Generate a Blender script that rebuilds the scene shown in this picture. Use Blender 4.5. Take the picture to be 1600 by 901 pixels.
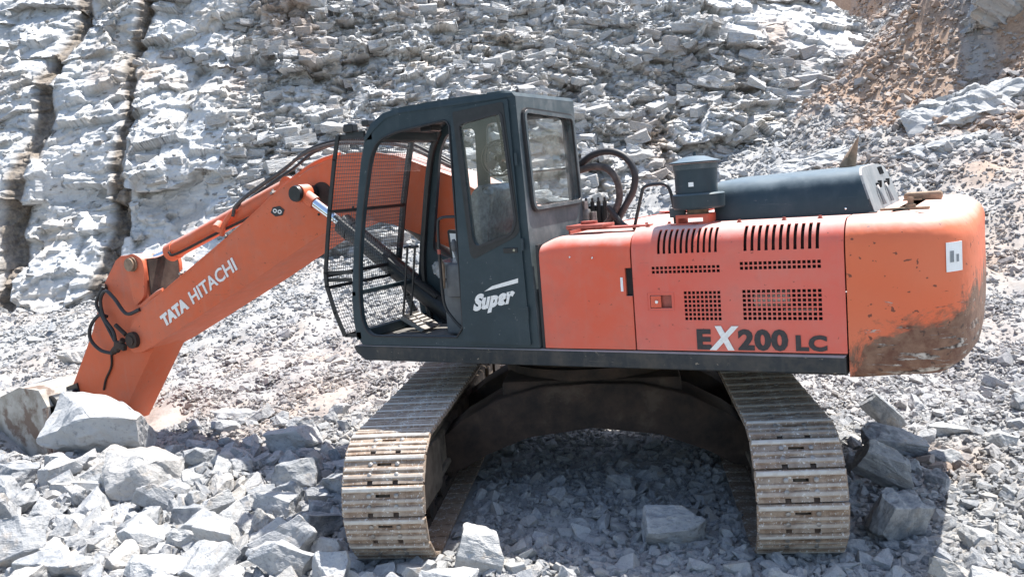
import bpy, bmesh, math, random
import numpy as np
from mathutils import Vector, Matrix, Euler
from mathutils.geometry import tessellate_polygon

for o in list(bpy.data.objects): bpy.data.objects.remove(o)
S = bpy.context.scene
COL = S.collection
PI = math.pi

# ------------------------------------------------------------------ camera
CAM = Vector((2.927, -6.409, 2.125))
cd = bpy.data.cameras.new('camera'); cam = bpy.data.objects.new('camera', cd); COL.objects.link(cam)
rt = Vector((0.873, 0.482, -0.079)).normalized(); fw = Vector((-0.488, 0.866, -0.112)).normalized()
up = rt.cross(fw).normalized(); rt = fw.cross(up).normalized()
M = Matrix((rt, up, -fw)).transposed().to_4x4(); M.translation = CAM
cam.matrix_world = M
cd.sensor_width = 36; cd.lens = 1400.5 / 1600 * 36; cd.clip_end = 500; cd.clip_start = 0.05
S.camera = cam
S.render.resolution_x = 1024; S.render.resolution_y = 576

# ------------------------------------------------------------------ light
SUN = Vector((0.19, 0.38, 1.0)).normalized()          # towards the sun
el = math.asin(SUN.z); az = math.atan2(SUN.x, SUN.y)
W = bpy.data.worlds.new('World'); S.world = W; W.use_nodes = True
nt = W.node_tree; bg = nt.nodes['Background']
sky = nt.nodes.new('ShaderNodeTexSky'); sky.sky_type = 'NISHITA'; sky.sun_disc = False
sky.sun_elevation = el; sky.sun_rotation = az; sky.air_density = 1.2; sky.dust_density = 1.5; sky.ozone_density = 1.0
nt.links.new(sky.outputs[0], bg.inputs[0]); bg.inputs[1].default_value = 0.095
ld = bpy.data.lights.new('sun', 'SUN'); ld.energy = 3.8; ld.angle = math.radians(0.5); ld.color = (1.0, 0.965, 0.91)
sun = bpy.data.objects.new('sun', ld); COL.objects.link(sun); sun.rotation_euler = SUN.to_track_quat('Z', 'Y').to_euler()
sun.location = (0, 0, 30)
S.view_settings.view_transform = 'Standard'; S.view_settings.look = 'None'
S.view_settings.exposure = 1.38; S.view_settings.gamma = 1.0

rnd = random.Random(7)
rs = np.random.RandomState(11)

# ------------------------------------------------------------------ materials
class N:
    """small node-graph writer"""
    def __init__(s, name):
        s.m = bpy.data.materials.new(name); s.m.use_nodes = True
        s.t = s.m.node_tree; s.b = s.t.nodes['Principled BSDF']; s.tc = None
    def n(s, typ, **k):
        x = s.t.nodes.new(typ)
        for a, v in k.items(): setattr(x, a, v)
        return x
    def l(s, a, b): s.t.links.new(a, b)
    def inp(s, sock, v):
        if v is None: return
        if hasattr(v, 'is_output') or isinstance(v, bpy.types.NodeSocket): s.l(v, sock)
        else: sock.default_value = v
    def co(s):
        if not s.tc: s.tc = s.n('ShaderNodeTexCoord').outputs['Object']
        return s.tc
    def mapping(s, scale=(1, 1, 1), rot=(0, 0, 0), loc=(0, 0, 0), vec=None):
        x = s.n('ShaderNodeMapping'); s.l(vec or s.co(), x.inputs[0])
        x.inputs['Scale'].default_value = scale; x.inputs['Rotation'].default_value = rot; x.inputs['Location'].default_value = loc
        return x.outputs[0]
    def noise(s, scale, detail=4, rough=.6, vec=None, dist=0):
        x = s.n('ShaderNodeTexNoise'); s.l(vec or s.co(), x.inputs['Vector'])
        x.inputs['Scale'].default_value = scale; x.inputs['Detail'].default_value = detail
        x.inputs['Roughness'].default_value = rough; x.inputs['Distortion'].default_value = dist
        return x.outputs[0]
    def vor(s, scale, vec=None, feature='F1', out='Distance'):
        x = s.n('ShaderNodeTexVoronoi', feature=feature); s.l(vec or s.co(), x.inputs['Vector']); x.inputs['Scale'].default_value = scale
        return x.outputs[out]
    def ramp(s, f, stops):
        x = s.n('ShaderNodeValToRGB'); s.inp(x.inputs[0], f); e = x.color_ramp.elements
        while len(e) < len(stops): e.new(0.5)
        for q, (p, c) in zip(e, stops): q.position = p; q.color = (c, c, c, 1) if isinstance(c, (int, float)) else (*c, 1)
        return x.outputs[0]
    def mix(s, f, a, b, blend='MIX'):
        x = s.n('ShaderNodeMix', data_type='RGBA', blend_type=blend); s.inp(x.inputs[0], f)
        for k, v in ((6, a), (7, b)):
            if isinstance(v, tuple): x.inputs[k].default_value = (*v, 1)
            else: s.l(v, x.inputs[k])
        return x.outputs[2]
    def math(s, op, a, b=None, c=None):
        x = s.n('ShaderNodeMath', operation=op); s.inp(x.inputs[0], a)
        if b is not None: s.inp(x.inputs[1], b)
        if c is not None: s.inp(x.inputs[2], c)
        return x.outputs[0]
    def bump(s, h, strength=.3, dist=.02, prev=None):
        x = s.n('ShaderNodeBump'); s.inp(x.inputs['Height'], h); x.inputs['Strength'].default_value = strength; x.inputs['Distance'].default_value = dist
        if prev: s.l(prev, x.inputs['Normal'])
        return x.outputs[0]
    def done(s, color=None, rough=.6, metal=0, normal=None, spec=None):
        b = s.b
        if isinstance(color, tuple): b.inputs['Base Color'].default_value = (*color, 1)
        elif color is not None: s.l(color, b.inputs['Base Color'])
        s.inp(b.inputs['Roughness'], rough); s.inp(b.inputs['Metallic'], metal)
        if spec is not None: b.inputs['Specular IOR Level'].default_value = spec
        if normal: s.l(normal, b.inputs['Normal'])
        return s.m

def paint(name, col, faded, toplight=.72, topcol=(.60, .50, .46), dust=(.42, .36, .31), rough=.42, dustamt=.35, chips=(.06, .035, .025), chipamt=.5, spec=.4):
    g = N(name)
    a = g.noise(1.1, 3, .55); b = g.noise(7, 5, .65)
    c = g.mix(g.ramp(a, [(.35, 0.), (.68, 1.)]), col, faded)
    d = g.ramp(b, [(.45, 0.), (.8, dustamt)])
    c = g.mix(d, c, dust)
    # streaks that run down the panels
    st = g.noise(1, 4, .6, g.mapping((14, 14, 1.2)))
    c = g.mix(g.ramp(st, [(.56, 0.), (.75, dustamt * .6)]), c, dust)
    # scratches and chips
    v = g.noise(1, 6, .75, g.mapping((9, 9, 26), (0, .5, 0)))
    m1 = g.ramp(v, [(.665, 0.), (.69, chipamt)])
    m2 = g.ramp(g.noise(30, 3, .6), [(.70, 0.), (.72, chipamt)])
    lw = g.noise(1, 3, .5, g.mapping((1.6, 1.6, 30), (0, .9, 0)), .3); m3 = g.ramp(lw, [(.70, 0.), (.705, chipamt * .7), (.712, 0.)]); c = g.mix(m3, c, chips)
    gr = g.ramp(g.noise(2.4, 6, .7), [(.52, 0.), (.72, dustamt * 1.5)]); c = g.mix(gr, c, tuple(q * .45 for q in dust))
    c = g.mix(m1, c, chips); c = g.mix(m2, c, chips)
    if toplight:      # sunlit glare painted as a pale dusty layer on upward faces
        gn = g.n('ShaderNodeNewGeometry'); sn = g.n('ShaderNodeSeparateXYZ'); g.l(gn.outputs['Normal'], sn.inputs[0])
        td = g.math('ADD', sn.outputs[2], g.math('MULTIPLY', g.math('SUBTRACT', b, .5), .5))
        c = g.mix(g.ramp(td, [(.45, 0.), (.9, toplight)]), c, topcol)
    bm_ = g.bump(g.noise(2.2, 2, .5), .25, .02)
    bm_ = g.bump(b, .12, .004, bm_)
    r = g.ramp(b, [(.3, rough), (.8, min(1, rough + .3))])
    return g.done(c, r, 0, bm_, spec)

M_ = {}
M_['orange'] = paint('faded_orange_paint', (.66, .125, .045), (.64, .15, .07), dustamt=.16, chipamt=.6, rough=.5, spec=.25)
M_['door'] = paint('salmon_orange_paint', (.70, .118, .060), (.68, .150, .098), dustamt=.17, chipamt=.5, rough=.5, spec=.25)
M_['louvre'] = paint('pinkish_faded_paint', (.70, .13, .088), (.68, .165, .122), dustamt=.17, chipamt=.55, rough=.5, spec=.25)
M_['teal'] = paint('dark_teal_paint', (.016, .031, .039), (.024, .042, .050), dust=(.20, .22, .23), dustamt=.12, chips=(.25, .25, .24), chipamt=.35, rough=.42, toplight=.35, topcol=(.2, .25, .27))
M_['tealrear'] = paint('dusty_teal_paint', (.045, .066, .075), (.09, .11, .115), dust=(.35, .36, .36), dustamt=.35, chips=(.3, .3, .3), chipamt=.3, rough=.5)
M_['hood'] = paint('hood_blue_black_paint', (.018, .034, .045), (.024, .044, .056), dust=(.2, .24, .27), dustamt=.10, chips=(.3, .3, .3), chipamt=.2, rough=.33, toplight=.42, topcol=(.24, .31, .36))  # blue-grey top colour paints in the sky highlight on the hood
M_['hoodend'] = paint('skylit_hood_end', (.16, .18, .19), (.26, .28, .29), dust=(.5, .5, .5), dustamt=.4, rough=.6)  # paler than the hood: sky reflection and slanting sun painted in
M_['beam'] = paint('black_frame_paint', (.014, .019, .023), (.022, .027, .031), dust=(.24, .19, .14), dustamt=.32, chips=(.33, .27, .2), chipamt=.6, rough=.5)
def flat(name, col, rough=.5, metal=0, n=.15, sc=20, spec=.5):
    g = N(name); a = g.noise(sc, 4, .6)
    c = g.mix(g.ramp(a, [(.3, 0.), (.75, 1.)]), tuple(x * (1 - n) for x in col), tuple(min(1, x * (1 + n) + .01) for x in col))
    return g.done(c, rough, metal, g.bump(a, .15, .004), spec)
M_['rubber'] = flat('black_rubber_hose', (.018, .018, .02), .55)
M_['hose_dusty'] = flat('dusty_hose', (.07, .06, .055), .7, 0, .4)
M_['chrome'] = flat('bright_chrome', (.75, .78, .82), .12, 1, .03)
M_['steel'] = flat('worn_steel', (.32, .30, .28), .5, .7, .3)
M_['black'] = flat('black_plastic', (.012, .013, .015), .4)
M_['wire'] = flat('dusty_wire', (.13, .135, .14), .6)
M_['hole'] = flat('dark_engine_bay', (.018, .012, .012), .9)
M_['white'] = flat('white_vinyl', (.82, .82, .80), .5, 0, .06)
M_['whitel'] = flat('white_lettering', (.80, .78, .74), .5, 0, .1, 60)
M_['dark_letter'] = flat('dark_lettering', (.022, .02, .024), .5, 0, .25, 60)
M_['seat'] = flat('plastic_covered_seat', (.15, .17, .19), .22, 0, .5, 30, .8)
M_['mat'] = flat('dusty_floor_mat', (.16, .15, .135), .8, 0, .35)
M_['console'] = flat('grey_console', (.12, .125, .13), .5)
M_['beige'] = flat('beige_panel', (.40, .37, .30), .6, 0, .25, 12)
M_['tan'] = flat('rusty_tan_steel', (.26, .18, .12), .8, 0, .4)
M_['redpart'] = flat('red_oxide_bracket', (.34, .075, .05), .5, 0, .25)
M_['dirt'] = flat('dirt_caked_frame', (.17, .13, .095), .9, 0, .55, 7)
g = N('dark_rusty_frame'); q_ = g.noise(5, 6, .7)
c = g.mix(g.ramp(q_, [(.35, 0.), (.65, 1.)]), (.018, .014, .012), (.06, .038, .028))
c = g.mix(g.ramp(g.noise(2.6, 7, .72), [(.56, 0.), (.64, .6)]), c, (.085, .065, .05))
M_['rust'] = g.done(c, .85, 0, g.bump(q_, .4, .01))
g = N('window_glass'); g.b.inputs['Base Color'].default_value = (.8, .86, .86, 1)
mixs = g.n('ShaderNodeMixShader'); tr = g.n('ShaderNodeBsdfTransparent'); tr.inputs[0].default_value = (.94, .96, .96, 1)
gl = g.n('ShaderNodeBsdfGlossy'); gl.inputs['Roughness'].default_value = .03
df = g.n('ShaderNodeBsdfDiffuse'); df.inputs[0].default_value = (.55, .56, .56, 1)
fr = g.n('ShaderNodeLayerWeight'); fr.inputs[0].default_value = .5
frv = g.math('MULTIPLY_ADD', g.math('POWER', fr.outputs['Facing'], 4.0), .5, .04)
m2 = g.n('ShaderNodeMixShader'); g.l(g.ramp(g.noise(3.5, 5, .65), [(.4, .0), (.8, .06)]), m2.inputs[0]); g.l(tr.outputs[0], m2.inputs[1]); g.l(df.outputs[0], m2.inputs[2])
g.l(frv, mixs.inputs[0]); g.l(m2.outputs[0], mixs.inputs[1]); g.l(gl.outputs[0], mixs.inputs[2])
g.l(mixs.outputs[0], g.t.nodes['Material Output'].inputs[0]); M_['glass'] = g.m
g = N('dusty_rear_glass')
mixs = g.n('ShaderNodeMixShader'); tr = g.n('ShaderNodeBsdfTransparent'); tr.inputs[0].default_value = (.95, .97, .97, 1)
df = g.n('ShaderNodeBsdfDiffuse'); df.inputs[0].default_value = (.6, .62, .6, 1)
m2 = g.n('ShaderNodeMixShader'); g.l(g.ramp(g.noise(3.5, 5, .65), [(.40, .0), (.75, .12)]), m2.inputs[0]); g.l(tr.outputs[0], m2.inputs[1]); g.l(df.outputs[0], m2.inputs[2])
gl = g.n('ShaderNodeBsdfGlossy'); gl.inputs['Roughness'].default_value = .12
mixs.inputs[0].default_value = .08; g.l(m2.outputs[0], mixs.inputs[1]); g.l(gl.outputs[0], mixs.inputs[2])
g.l(mixs.outputs[0], g.t.nodes['Material Output'].inputs[0]); M_['glassdirty'] = g.m

# counterweight: orange paint with mud and scrapes where it has hit the rock
g = N('battered_counterweight_paint')
base = g.mix(g.ramp(g.noise(1.3, 3, .5), [(.35, 0.), (.7, 1.)]), (.68, .14, .055), (.66, .18, .09))
sx = g.n('ShaderNodeSeparateXYZ'); g.l(g.co(), sx.inputs[0])
hx = g.math('MULTIPLY_ADD', sx.outputs[0], 1.0, -2.2)          # rises towards the tail
hz = g.math('MULTIPLY_ADD', sx.outputs[2], -1.9, 2.42)          # rises towards the lower lip
big = g.noise(3.0, 8, .72, dist=.6)
f = g.math('ADD', g.math('ADD', hx, hz), g.math('MULTIPLY', g.math('SUBTRACT', big, .5), 1.7))
mud = g.ramp(f, [(.28, 0.), (.46, .92)])
mudc = g.mix(g.ramp(g.noise(16, 5, .7), [(.35, 0.), (.65, 1.)]), (.075, .042, .028), (.20, .135, .09))
c = g.mix(mud, base, mudc)
sc_ = g.noise(1, 7, .75, g.mapping((3.2, 3.2, 24), (0, -.18, 0)), .8)
mask = g.ramp(g.math('ADD', sc_, g.math('MULTIPLY', f, .13)), [(.655, 0.), (.67, 1.)])
c = g.mix(mask, c, g.mix(g.ramp(g.noise(20, 2), [(.4, 0.), (.6, 1.)]), (.045, .028, .022), (.50, .44, .38)))
c = g.mix(g.ramp(g.noise(24, 2, .5), [(.69, 0.), (.71, .8)]), c, (.07, .04, .03))
gn = g.n('ShaderNodeNewGeometry'); sn = g.n('ShaderNodeSeparateXYZ'); g.l(gn.outputs['Normal'], sn.inputs[0])
c = g.mix(g.ramp(g.math('ADD', sn.outputs[2], g.math('MULTIPLY', g.math('SUBTRACT', big, .5), .5)), [(.45, 0.), (.9, .75)]), c, (.62, .50, .44))  # upward faces paled, sunlit glare painted into the colour
M_['cw'] = g.done(c, .55, 0, g.bump(g.math('SUBTRACT', g.noise(2.6, 4, .6), g.math('MULTIPLY', mask, .2)), .5, .03), .3)

# track shoes
g = N('muddy_track_steel')
oi = g.n('ShaderNodeObjectInfo').outputs['Random']
a = g.noise(14, 6, .7); b = g.noise(3, 3)
gc = g.n('ShaderNodeNewGeometry')
c = g.mix(g.ramp(a, [(.38, 0.), (.62, 1.)]), (.19, .125, .085), (.36, .275, .205))
c = g.mix(g.ramp(b, [(.45, 0.), (.7, .6)]), c, (.32, .29, .255))
c = g.mix(g.ramp(g.noise(40, 3), [(.63, 0.), (.66, .8)]), c, (.62, .61, .58))
sx = g.n('ShaderNodeSeparateXYZ'); g.l(g.co(), sx.inputs[0])
pt = g.math('MULTIPLY', g.ramp(g.math('MULTIPLY', sx.outputs[2], 40), [(.35, 0.), (.62, 1.)]), g.ramp(g.noise(9, 4), [(.3, .35), (.6, .95)]))
c = g.mix(pt, c, (.56, .54, .50))
c = g.mix(g.ramp(g.noise(60, 3), [(.62, 0.), (.65, .7)]), c, (.60, .59, .56))
M_['shoe'] = g.done(c, .62, .15, g.bump(a, .35, .006), .4)
g = N('dusty_bucket_steel')
a = g.noise(6, 6, .65)
c = g.mix(g.ramp(a, [(.35, 0.), (.6, 1.)]), (.27, .24, .20), (.46, .44, .40)); c = g.mix(g.ramp(g.noise(3.2, 5), [(.56, 0.), (.63, .85)]), c, (.16, .10, .07))
M_['bucket'] = g.done(c, .7, .1, g.bump(a, .3, .01))
g = N('worn_bucket_inside')
a = g.noise(9, 5, .65)
M_['bucketin'] = g.done(g.mix(g.ramp(a, [(.4, 0.), (.65, 1.)]), (.13, .08, .055), (.42, .38, .34)), .7, .1, g.bump(a, .3, .01))

# rock
def rockmat(name, tint='OBJ', wall=False, pale=0, fine=False):
    g = N(name)
    co = g.co()
    if tint == 'INST':
        at = g.n('ShaderNodeAttribute', attribute_type='INSTANCER', attribute_name='soil'); soil = at.outputs['Fac']
        at2 = g.n('ShaderNodeAttribute', attribute_type='INSTANCER', attribute_name='tone'); tone = at2.outputs['Fac']
    elif tint == 'OBJ':
        tone = g.n('ShaderNodeAttribute', attribute_type='OBJECT', attribute_name='tone').outputs['Fac']; soil = None
    else:
        soil = g.n('ShaderNodeAttribute', attribute_name='soil').outputs['Fac']
        tone = g.n('ShaderNodeAttribute', attribute_name='tone').outputs['Fac']
    a = g.noise(3.5 if not wall else 1.6, 7, .68); b = g.noise(16 if not wall else 9, 6, .7)
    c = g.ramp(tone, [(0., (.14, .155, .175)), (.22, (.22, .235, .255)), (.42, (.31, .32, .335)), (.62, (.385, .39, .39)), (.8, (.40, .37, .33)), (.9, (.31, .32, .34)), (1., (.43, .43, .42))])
    c = g.mix(g.ramp(a, [(.36, .0), (.60, .7)]), c, (.47, .465, .455))
    c = g.mix(g.ramp(g.noise(2.1 if not wall else .8, 5, .65, dist=.4), [(.56, 0.), (.68, .55)]), c, (.36, .29, .22))
    c = g.mix(g.ramp(b, [(.32, .7), (.46, 0.)]), c, (.16, .165, .175))
    if fine: c = g.mix(g.ramp(g.noise(5, 8, .75, dist=.8), [(.40, .75), (.52, 0.)]), c, (.24, .225, .205))
    if pale: c = g.mix(pale, c, (.66, .665, .665)); c = g.mix(g.ramp(g.noise(.7 if wall else 1.3, 6, .6, dist=.5), [(.50, 0.), (.66, .5)]), c, (.50, .42, .33))
    if tint == 'ATTR' and not wall: c = g.mix(.55, c, (.27, .262, .25))
    if soil is not None: 
        sc = g.mix(g.ramp(b, [(.35, 0.), (.65, 1.)]), (.25, .155, .10), (.46, .31, .21))
        c = g.mix(g.math('MULTIPLY', soil, .85), c, sc)
    if wall:
        st = g.n('ShaderNodeAttribute', attribute_name='stain').outputs['Fac']
        c = g.mix(st, c, g.mix(g.ramp(b, [(.4, 0.), (.6, 1.)]), (.09, .07, .055), (.23, .18, .13)))
    n1 = g.bump(a, .4 if wall else .55, .04 if wall else .03)
    n1 = g.bump(b, .45 if wall else .55, .015 if wall else .008, n1)
    n1 = g.bump(g.vor(22 if not wall else 7, g.mapping((1, 1, 2.2))), .4, .02 if wall else .005, n1)
    if fine: n1 = g.bump(g.noise(7, 8, .75), .8, .06, n1); n1 = g.bump(g.vor(5, g.mapping((1, 1, 3))), .5, .05, n1)
    return g.done(c, .85, 0, n1, .3)
M_['rock'] = rockmat('grey_basalt_rock'); M_['rubble'] = rockmat('grey_rubble', 'INST')
M_['ground'] = rockmat('crushed_grey_gravel', 'ATTR'); M_['wall'] = rockmat('quarry_rock_face', 'ATTR', True, .50); M_['blocks'] = rockmat('fractured_face_rock', 'INST', False, .42, True)

# ------------------------------------------------------------------ mesh helpers
def link(o, parent=None, **k):
    COL.objects.link(o)
    if parent: o.parent = parent
    for a, v in k.items(): o[a] = v
    return o
def obj(name, bm, m, parent=None, smooth=False, angle=None, **k):
    me = bpy.data.meshes.new(name); bmesh.ops.remove_doubles(bm, verts=bm.verts, dist=1e-5)
    bmesh.ops.recalc_face_normals(bm, faces=bm.faces); bm.to_mesh(me); bm.free()
    if isinstance(m, str): m = M_[m]
    me.materials.append(m)
    if smooth:
        me.polygons.foreach_set('use_smooth', [True] * len(me.polygons))
        me.set_sharp_from_angle(angle=math.radians(angle or 35))
    return link(bpy.data.objects.new(name, me), parent, **k)
def nb(): return bmesh.new()
def box(bm, c, s, bevel=0, rot=None, seg=2):
    g = bmesh.ops.create_cube(bm, size=1)['verts']
    bmesh.ops.scale(bm, vec=s, verts=g)
    if bevel:
        e = list({e for v in g for e in v.link_edges})
        g2 = bmesh.ops.bevel(bm, geom=e, offset=bevel, segments=seg, affect='EDGES', profile=.5)
        g = list({v for f in g2['faces'] for v in f.verts} | {v for v in g if v.is_valid})
    if rot: bmesh.ops.rotate(bm, cent=(0, 0, 0), matrix=Euler(rot).to_matrix(), verts=g)
    bmesh.ops.translate(bm, vec=c, verts=g)
    return g
def prism(bm, poly, a0, a1, axis=1, bevel=0, seg=2):
    """extrude an outline; axis 1: (x,z) along y; axis 0: (y,z) along x; axis 2: (x,y) along z"""
    def P(p, a): return (p[0], a, p[1]) if axis == 1 else (a, p[0], p[1]) if axis == 0 else (p[0], p[1], a)
    va = [bm.verts.new(P(p, a0)) for p in poly]; vb = [bm.verts.new(P(p, a1)) for p in poly]
    n = len(poly); fs = [bm.faces.new(va), bm.faces.new(vb[::-1])]
    for i in range(n): fs.append(bm.faces.new((va[i], va[(i + 1) % n], vb[(i + 1) % n], vb[i])))
    if bevel:
        ed = [e for e in fs[0].edges] + [e for e in fs[1].edges]
        bmesh.ops.bevel(bm, geom=ed, offset=bevel, segments=seg, affect='EDGES', profile=.5)
def smoothpts(pts, n=6):
    if len(pts) < 3: return [Vector(p) for p in pts]
    P = [Vector(p) for p in pts]; P = [P[0] * 2 - P[1]] + P + [P[-1] * 2 - P[-2]]; out = []
    for i in range(1, len(P) - 2):
        for k in range(n):
            t = k / n; a, b, c, d = P[i - 1:i + 3]
            out.append(.5 * ((2 * b) + (c - a) * t + (2 * a - 5 * b + 4 * c - d) * t * t + (3 * b - a - 3 * c + d) * t ** 3))
    out.append(P[-2]); return out
def tube(bm, pts, r, seg=8, smooth=True, n=6):
    P = smoothpts(pts, n) if smooth else [Vector(p) for p in pts]
    rr = r if isinstance(r, (list, tuple)) else [r] * len(P)
    T = [(P[min(i + 1, len(P) - 1)] - P[max(i - 1, 0)]).normalized() for i in range(len(P))]
    nrm = T[0].orthogonal().normalized(); rings = []
    for i, p in enumerate(P):
        nrm = (nrm - T[i] * nrm.dot(T[i])).normalized(); bn = T[i].cross(nrm)
        rings.append([bm.verts.new(p + (nrm * math.cos(a) + bn * math.sin(a)) * rr[i]) for a in [2 * PI * k / seg for k in range(seg)]])
    for a, b in zip(rings, rings[1:]):
        for k in range(seg): bm.faces.new((a[k], a[(k + 1) % seg], b[(k + 1) % seg], b[k]))
    bm.faces.new(rings[0]); bm.faces.new(rings[-1][::-1])
def cyl(bm, p0, p1, r, r1=None, seg=20):
    tube(bm, [p0, p1], [r, r if r1 is None else r1], seg, False)
def lathe(bm, prof, c, seg=32, axis='z'):
    rings = []
    for r, h in prof:
        ring = []
        for k in range(seg):
            a = 2 * PI * k / seg; x, y = r * math.cos(a), r * math.sin(a)
            q = (x, y, h) if axis == 'z' else (x, h, y) if axis == 'y' else (h, x, y)
            ring.append(bm.verts.new(Vector(q) + Vector(c)))
        rings.append(ring)
    for a, b in zip(rings, rings[1:]):
        for k in range(seg): bm.faces.new((a[k], a[(k + 1) % seg], b[(k + 1) % seg], b[k]))
    bm.faces.new(rings[0]); bm.faces.new(rings[-1][::-1])
def plate(bm, outer, holes, a0, a1, axis=1):
    """flat plate with holes; same axes as prism"""
    def P(p, a): return (p[0], a, p[1]) if axis == 1 else (a, p[0], p[1]) if axis == 0 else (p[0], p[1], a)
    loops = [outer] + holes; flatl = [p for l in loops for p in l]
    tris = tessellate_polygon([[Vector((p[0], p[1], 0)) for p in l] for l in loops])
    va = [bm.verts.new(P(p, a0)) for p in flatl]; vb = [bm.verts.new(P(p, a1)) for p in flatl]
    for t in tris:
        try: bm.faces.new([va[i] for i in t]); bm.faces.new([vb[i] for i in t][::-1])
        except ValueError: pass
    o = 0
    for l in loops:
        n = len(l)
        for i in range(n): bm.faces.new((va[o + i], va[o + (i + 1) % n], vb[o + (i + 1) % n], vb[o + i]))
        o += n
def rounded(poly, r, seg=5):
    out = []; n = len(poly)
    rr = r if isinstance(r, (list, tuple)) else [r] * n
    for i in range(n):
        p = Vector(poly[i]); a = Vector(poly[i - 1]) - p; b = Vector(poly[(i + 1) % n]) - p
        d = min(rr[i], a.length * .48, b.length * .48)
        if d < 1e-4: out.append(tuple(p)); continue
        A = p + a.normalized() * d; B = p + b.normalized() * d
        for k in range(seg + 1):
            t = k / seg; out.append(tuple(A * (1 - t) ** 2 + p * 2 * t * (1 - t) + B * t * t))
    return out
def grow(poly, d):
    n = len(poly); area = sum(poly[i][0] * poly[(i + 1) % n][1] - poly[(i + 1) % n][0] * poly[i][1] for i in range(n)); sg = 1 if area > 0 else -1
    out = []
    for i in range(n):
        a = Vector(poly[i - 1]); p = Vector(poly[i]); b = Vector(poly[(i + 1) % n])
        t = (b - a).normalized(); out.append((p.x + t.y * d * sg, p.y - t.x * d * sg))
    return out
def sheet(bm, xs, ts, keep, F, thick):
    """grid sheet with cells left out; F(x,t) -> (point, normal)"""
    nx, n_t = len(xs), len(ts); V = {}
    def v(i, j, s):
        k = (i, j, s)
        if k not in V:
            p, n = F(xs[i], ts[j]); V[k] = bm.verts.new(Vector(p) - Vector(n) * (thick * s))
        return V[k]
    K = [[keep(.5 * (xs[i] + xs[i + 1]), .5 * (ts[j] + ts[j + 1])) for j in range(n_t - 1)] for i in range(nx - 1)]
    for i in range(nx - 1):
        for j in range(n_t - 1):
            if not K[i][j]: continue
            for s in (0, 1):
                q = [v(i, j, s), v(i + 1, j, s), v(i + 1, j + 1, s), v(i, j + 1, s)]
                bm.faces.new(q if s == 0 else q[::-1])
            for (di, dj, A, Bq) in ((-1, 0, (i, j), (i, j + 1)), (1, 0, (i + 1, j), (i + 1, j + 1)), (0, -1, (i, j), (i + 1, j)), (0, 1, (i, j + 1), (i + 1, j + 1))):
                a, b = i + di, j + dj
                if a < 0 or b < 0 or a >= nx - 1 or b >= n_t - 1 or not K[a][b]:
                    bm.faces.new((v(*A, 0), v(*Bq, 0), v(*Bq, 1), v(*A, 1)))
def text(name, s, size, mat, parent, origin, ux, uy, off=0, shear=0, extr=.002, spacing=1.0, sx=1.0, up_=None, **k):
    """flat lettering with its own small thickness, laid along ux (reading) and uy (up)"""
    c = bpy.data.curves.new('lettering', 'FONT'); c.body = s; c.size = size; c.offset = off; c.shear = shear; c.extrude = extr
    c.space_character = spacing; c.resolution_u = 3
    t = bpy.data.objects.new('tmp', c); COL.objects.link(t); bpy.context.view_layer.update()
    dg = bpy.context.evaluated_depsgraph_get(); me = bpy.data.meshes.new_from_object(t.evaluated_get(dg)); bpy.data.objects.remove(t)
    ux = Vector(ux).normalized(); uy = Vector(uy).normalized(); uz = ux.cross(uy)
    for v in me.vertices:
        v.co = Vector(origin) + ux * v.co.x * sx + uy * v.co.y + uz * v.co.z
    me.materials.clear(); me.materials.append(M_[mat])
    return link(bpy.data.objects.new(name, me), parent, **k)

# ------------------------------------------------------------------ noise for the land
def _h(ix, iy, seed):
    n = (ix.astype(np.int64) * 374761393 + iy.astype(np.int64) * 668265263 + seed * 1274126177) & 0xffffffff
    n = ((n ^ (n >> 13)) * 1103515245) & 0xffffffff
    return ((n ^ (n >> 16)) & 0xffffff) / float(0xffffff)
def vnoise(x, y, seed=0):
    ix = np.floor(x); iy = np.floor(y); fx = x - ix; fy = y - iy; fx = fx * fx * (3 - 2 * fx); fy = fy * fy * (3 - 2 * fy)
    a = _h(ix, iy, seed); b = _h(ix + 1, iy, seed); c = _h(ix, iy + 1, seed); d = _h(ix + 1, iy + 1, seed)
    return (a * (1 - fx) + b * fx) * (1 - fy) + (c * (1 - fx) + d * fx) * fy - .5
def fbm(x, y, oc=4, seed=0, gain=.5):
    s = 0; a = 1
    for k in range(oc): s = s + a * vnoise(x * 2 ** k, y * 2 ** k, seed + k * 17); a *= gain
    return s
def cells(x, y, seed, tilt=.6):
    """jittered cells, each with its own offset and tilt; returns offset and the cell's random tone"""
    ix = np.floor(x); iy = np.floor(y); best = np.full(x.shape, 1e9); off = np.zeros(x.shape); tone = np.zeros(x.shape)
    for dx in (-1, 0, 1):
        for dy in (-1, 0, 1):
            cx = ix + dx; cy = iy + dy
            px = cx + .1 + .8 * _h(cx, cy, seed); py = cy + .1 + .8 * _h(cx, cy, seed + 5)
            ex = x - px; ey = y - py; sk = (_h(cx, cy, seed + 31) - .5) * .7; ex2 = ex + sk * ey; ey2 = ey - sk * ex * .6; d = np.maximum(np.abs(ex2), np.abs(ey2)) * .9 + .1 * (np.abs(ex) + np.abs(ey))
            m = d < best; best = np.where(m, d, best)
            o = _h(cx, cy, seed + 9) - .5 + tilt * ((_h(cx, cy, seed + 11) - .5) * ex + (_h(cx, cy, seed + 13) - .35) * -ey)
            off = np.where(m, o, off); tone = np.where(m, _h(cx, cy, seed + 21), tone)
    return off, tone
C2 = np.array([CAM.x, CAM.y]); R2 = np.array([.8754, .4834]); F2 = np.array([-.4907, .8713])
def uw(x, y):
    dx = x - C2[0]; dy = y - C2[1]; return dx * R2[0] + dy * R2[1], dx * F2[0] + dy * F2[1]
def xy(u, w): return C2[0] + u * R2[0] + w * F2[0], C2[1] + u * R2[1] + w * F2[1]
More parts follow.
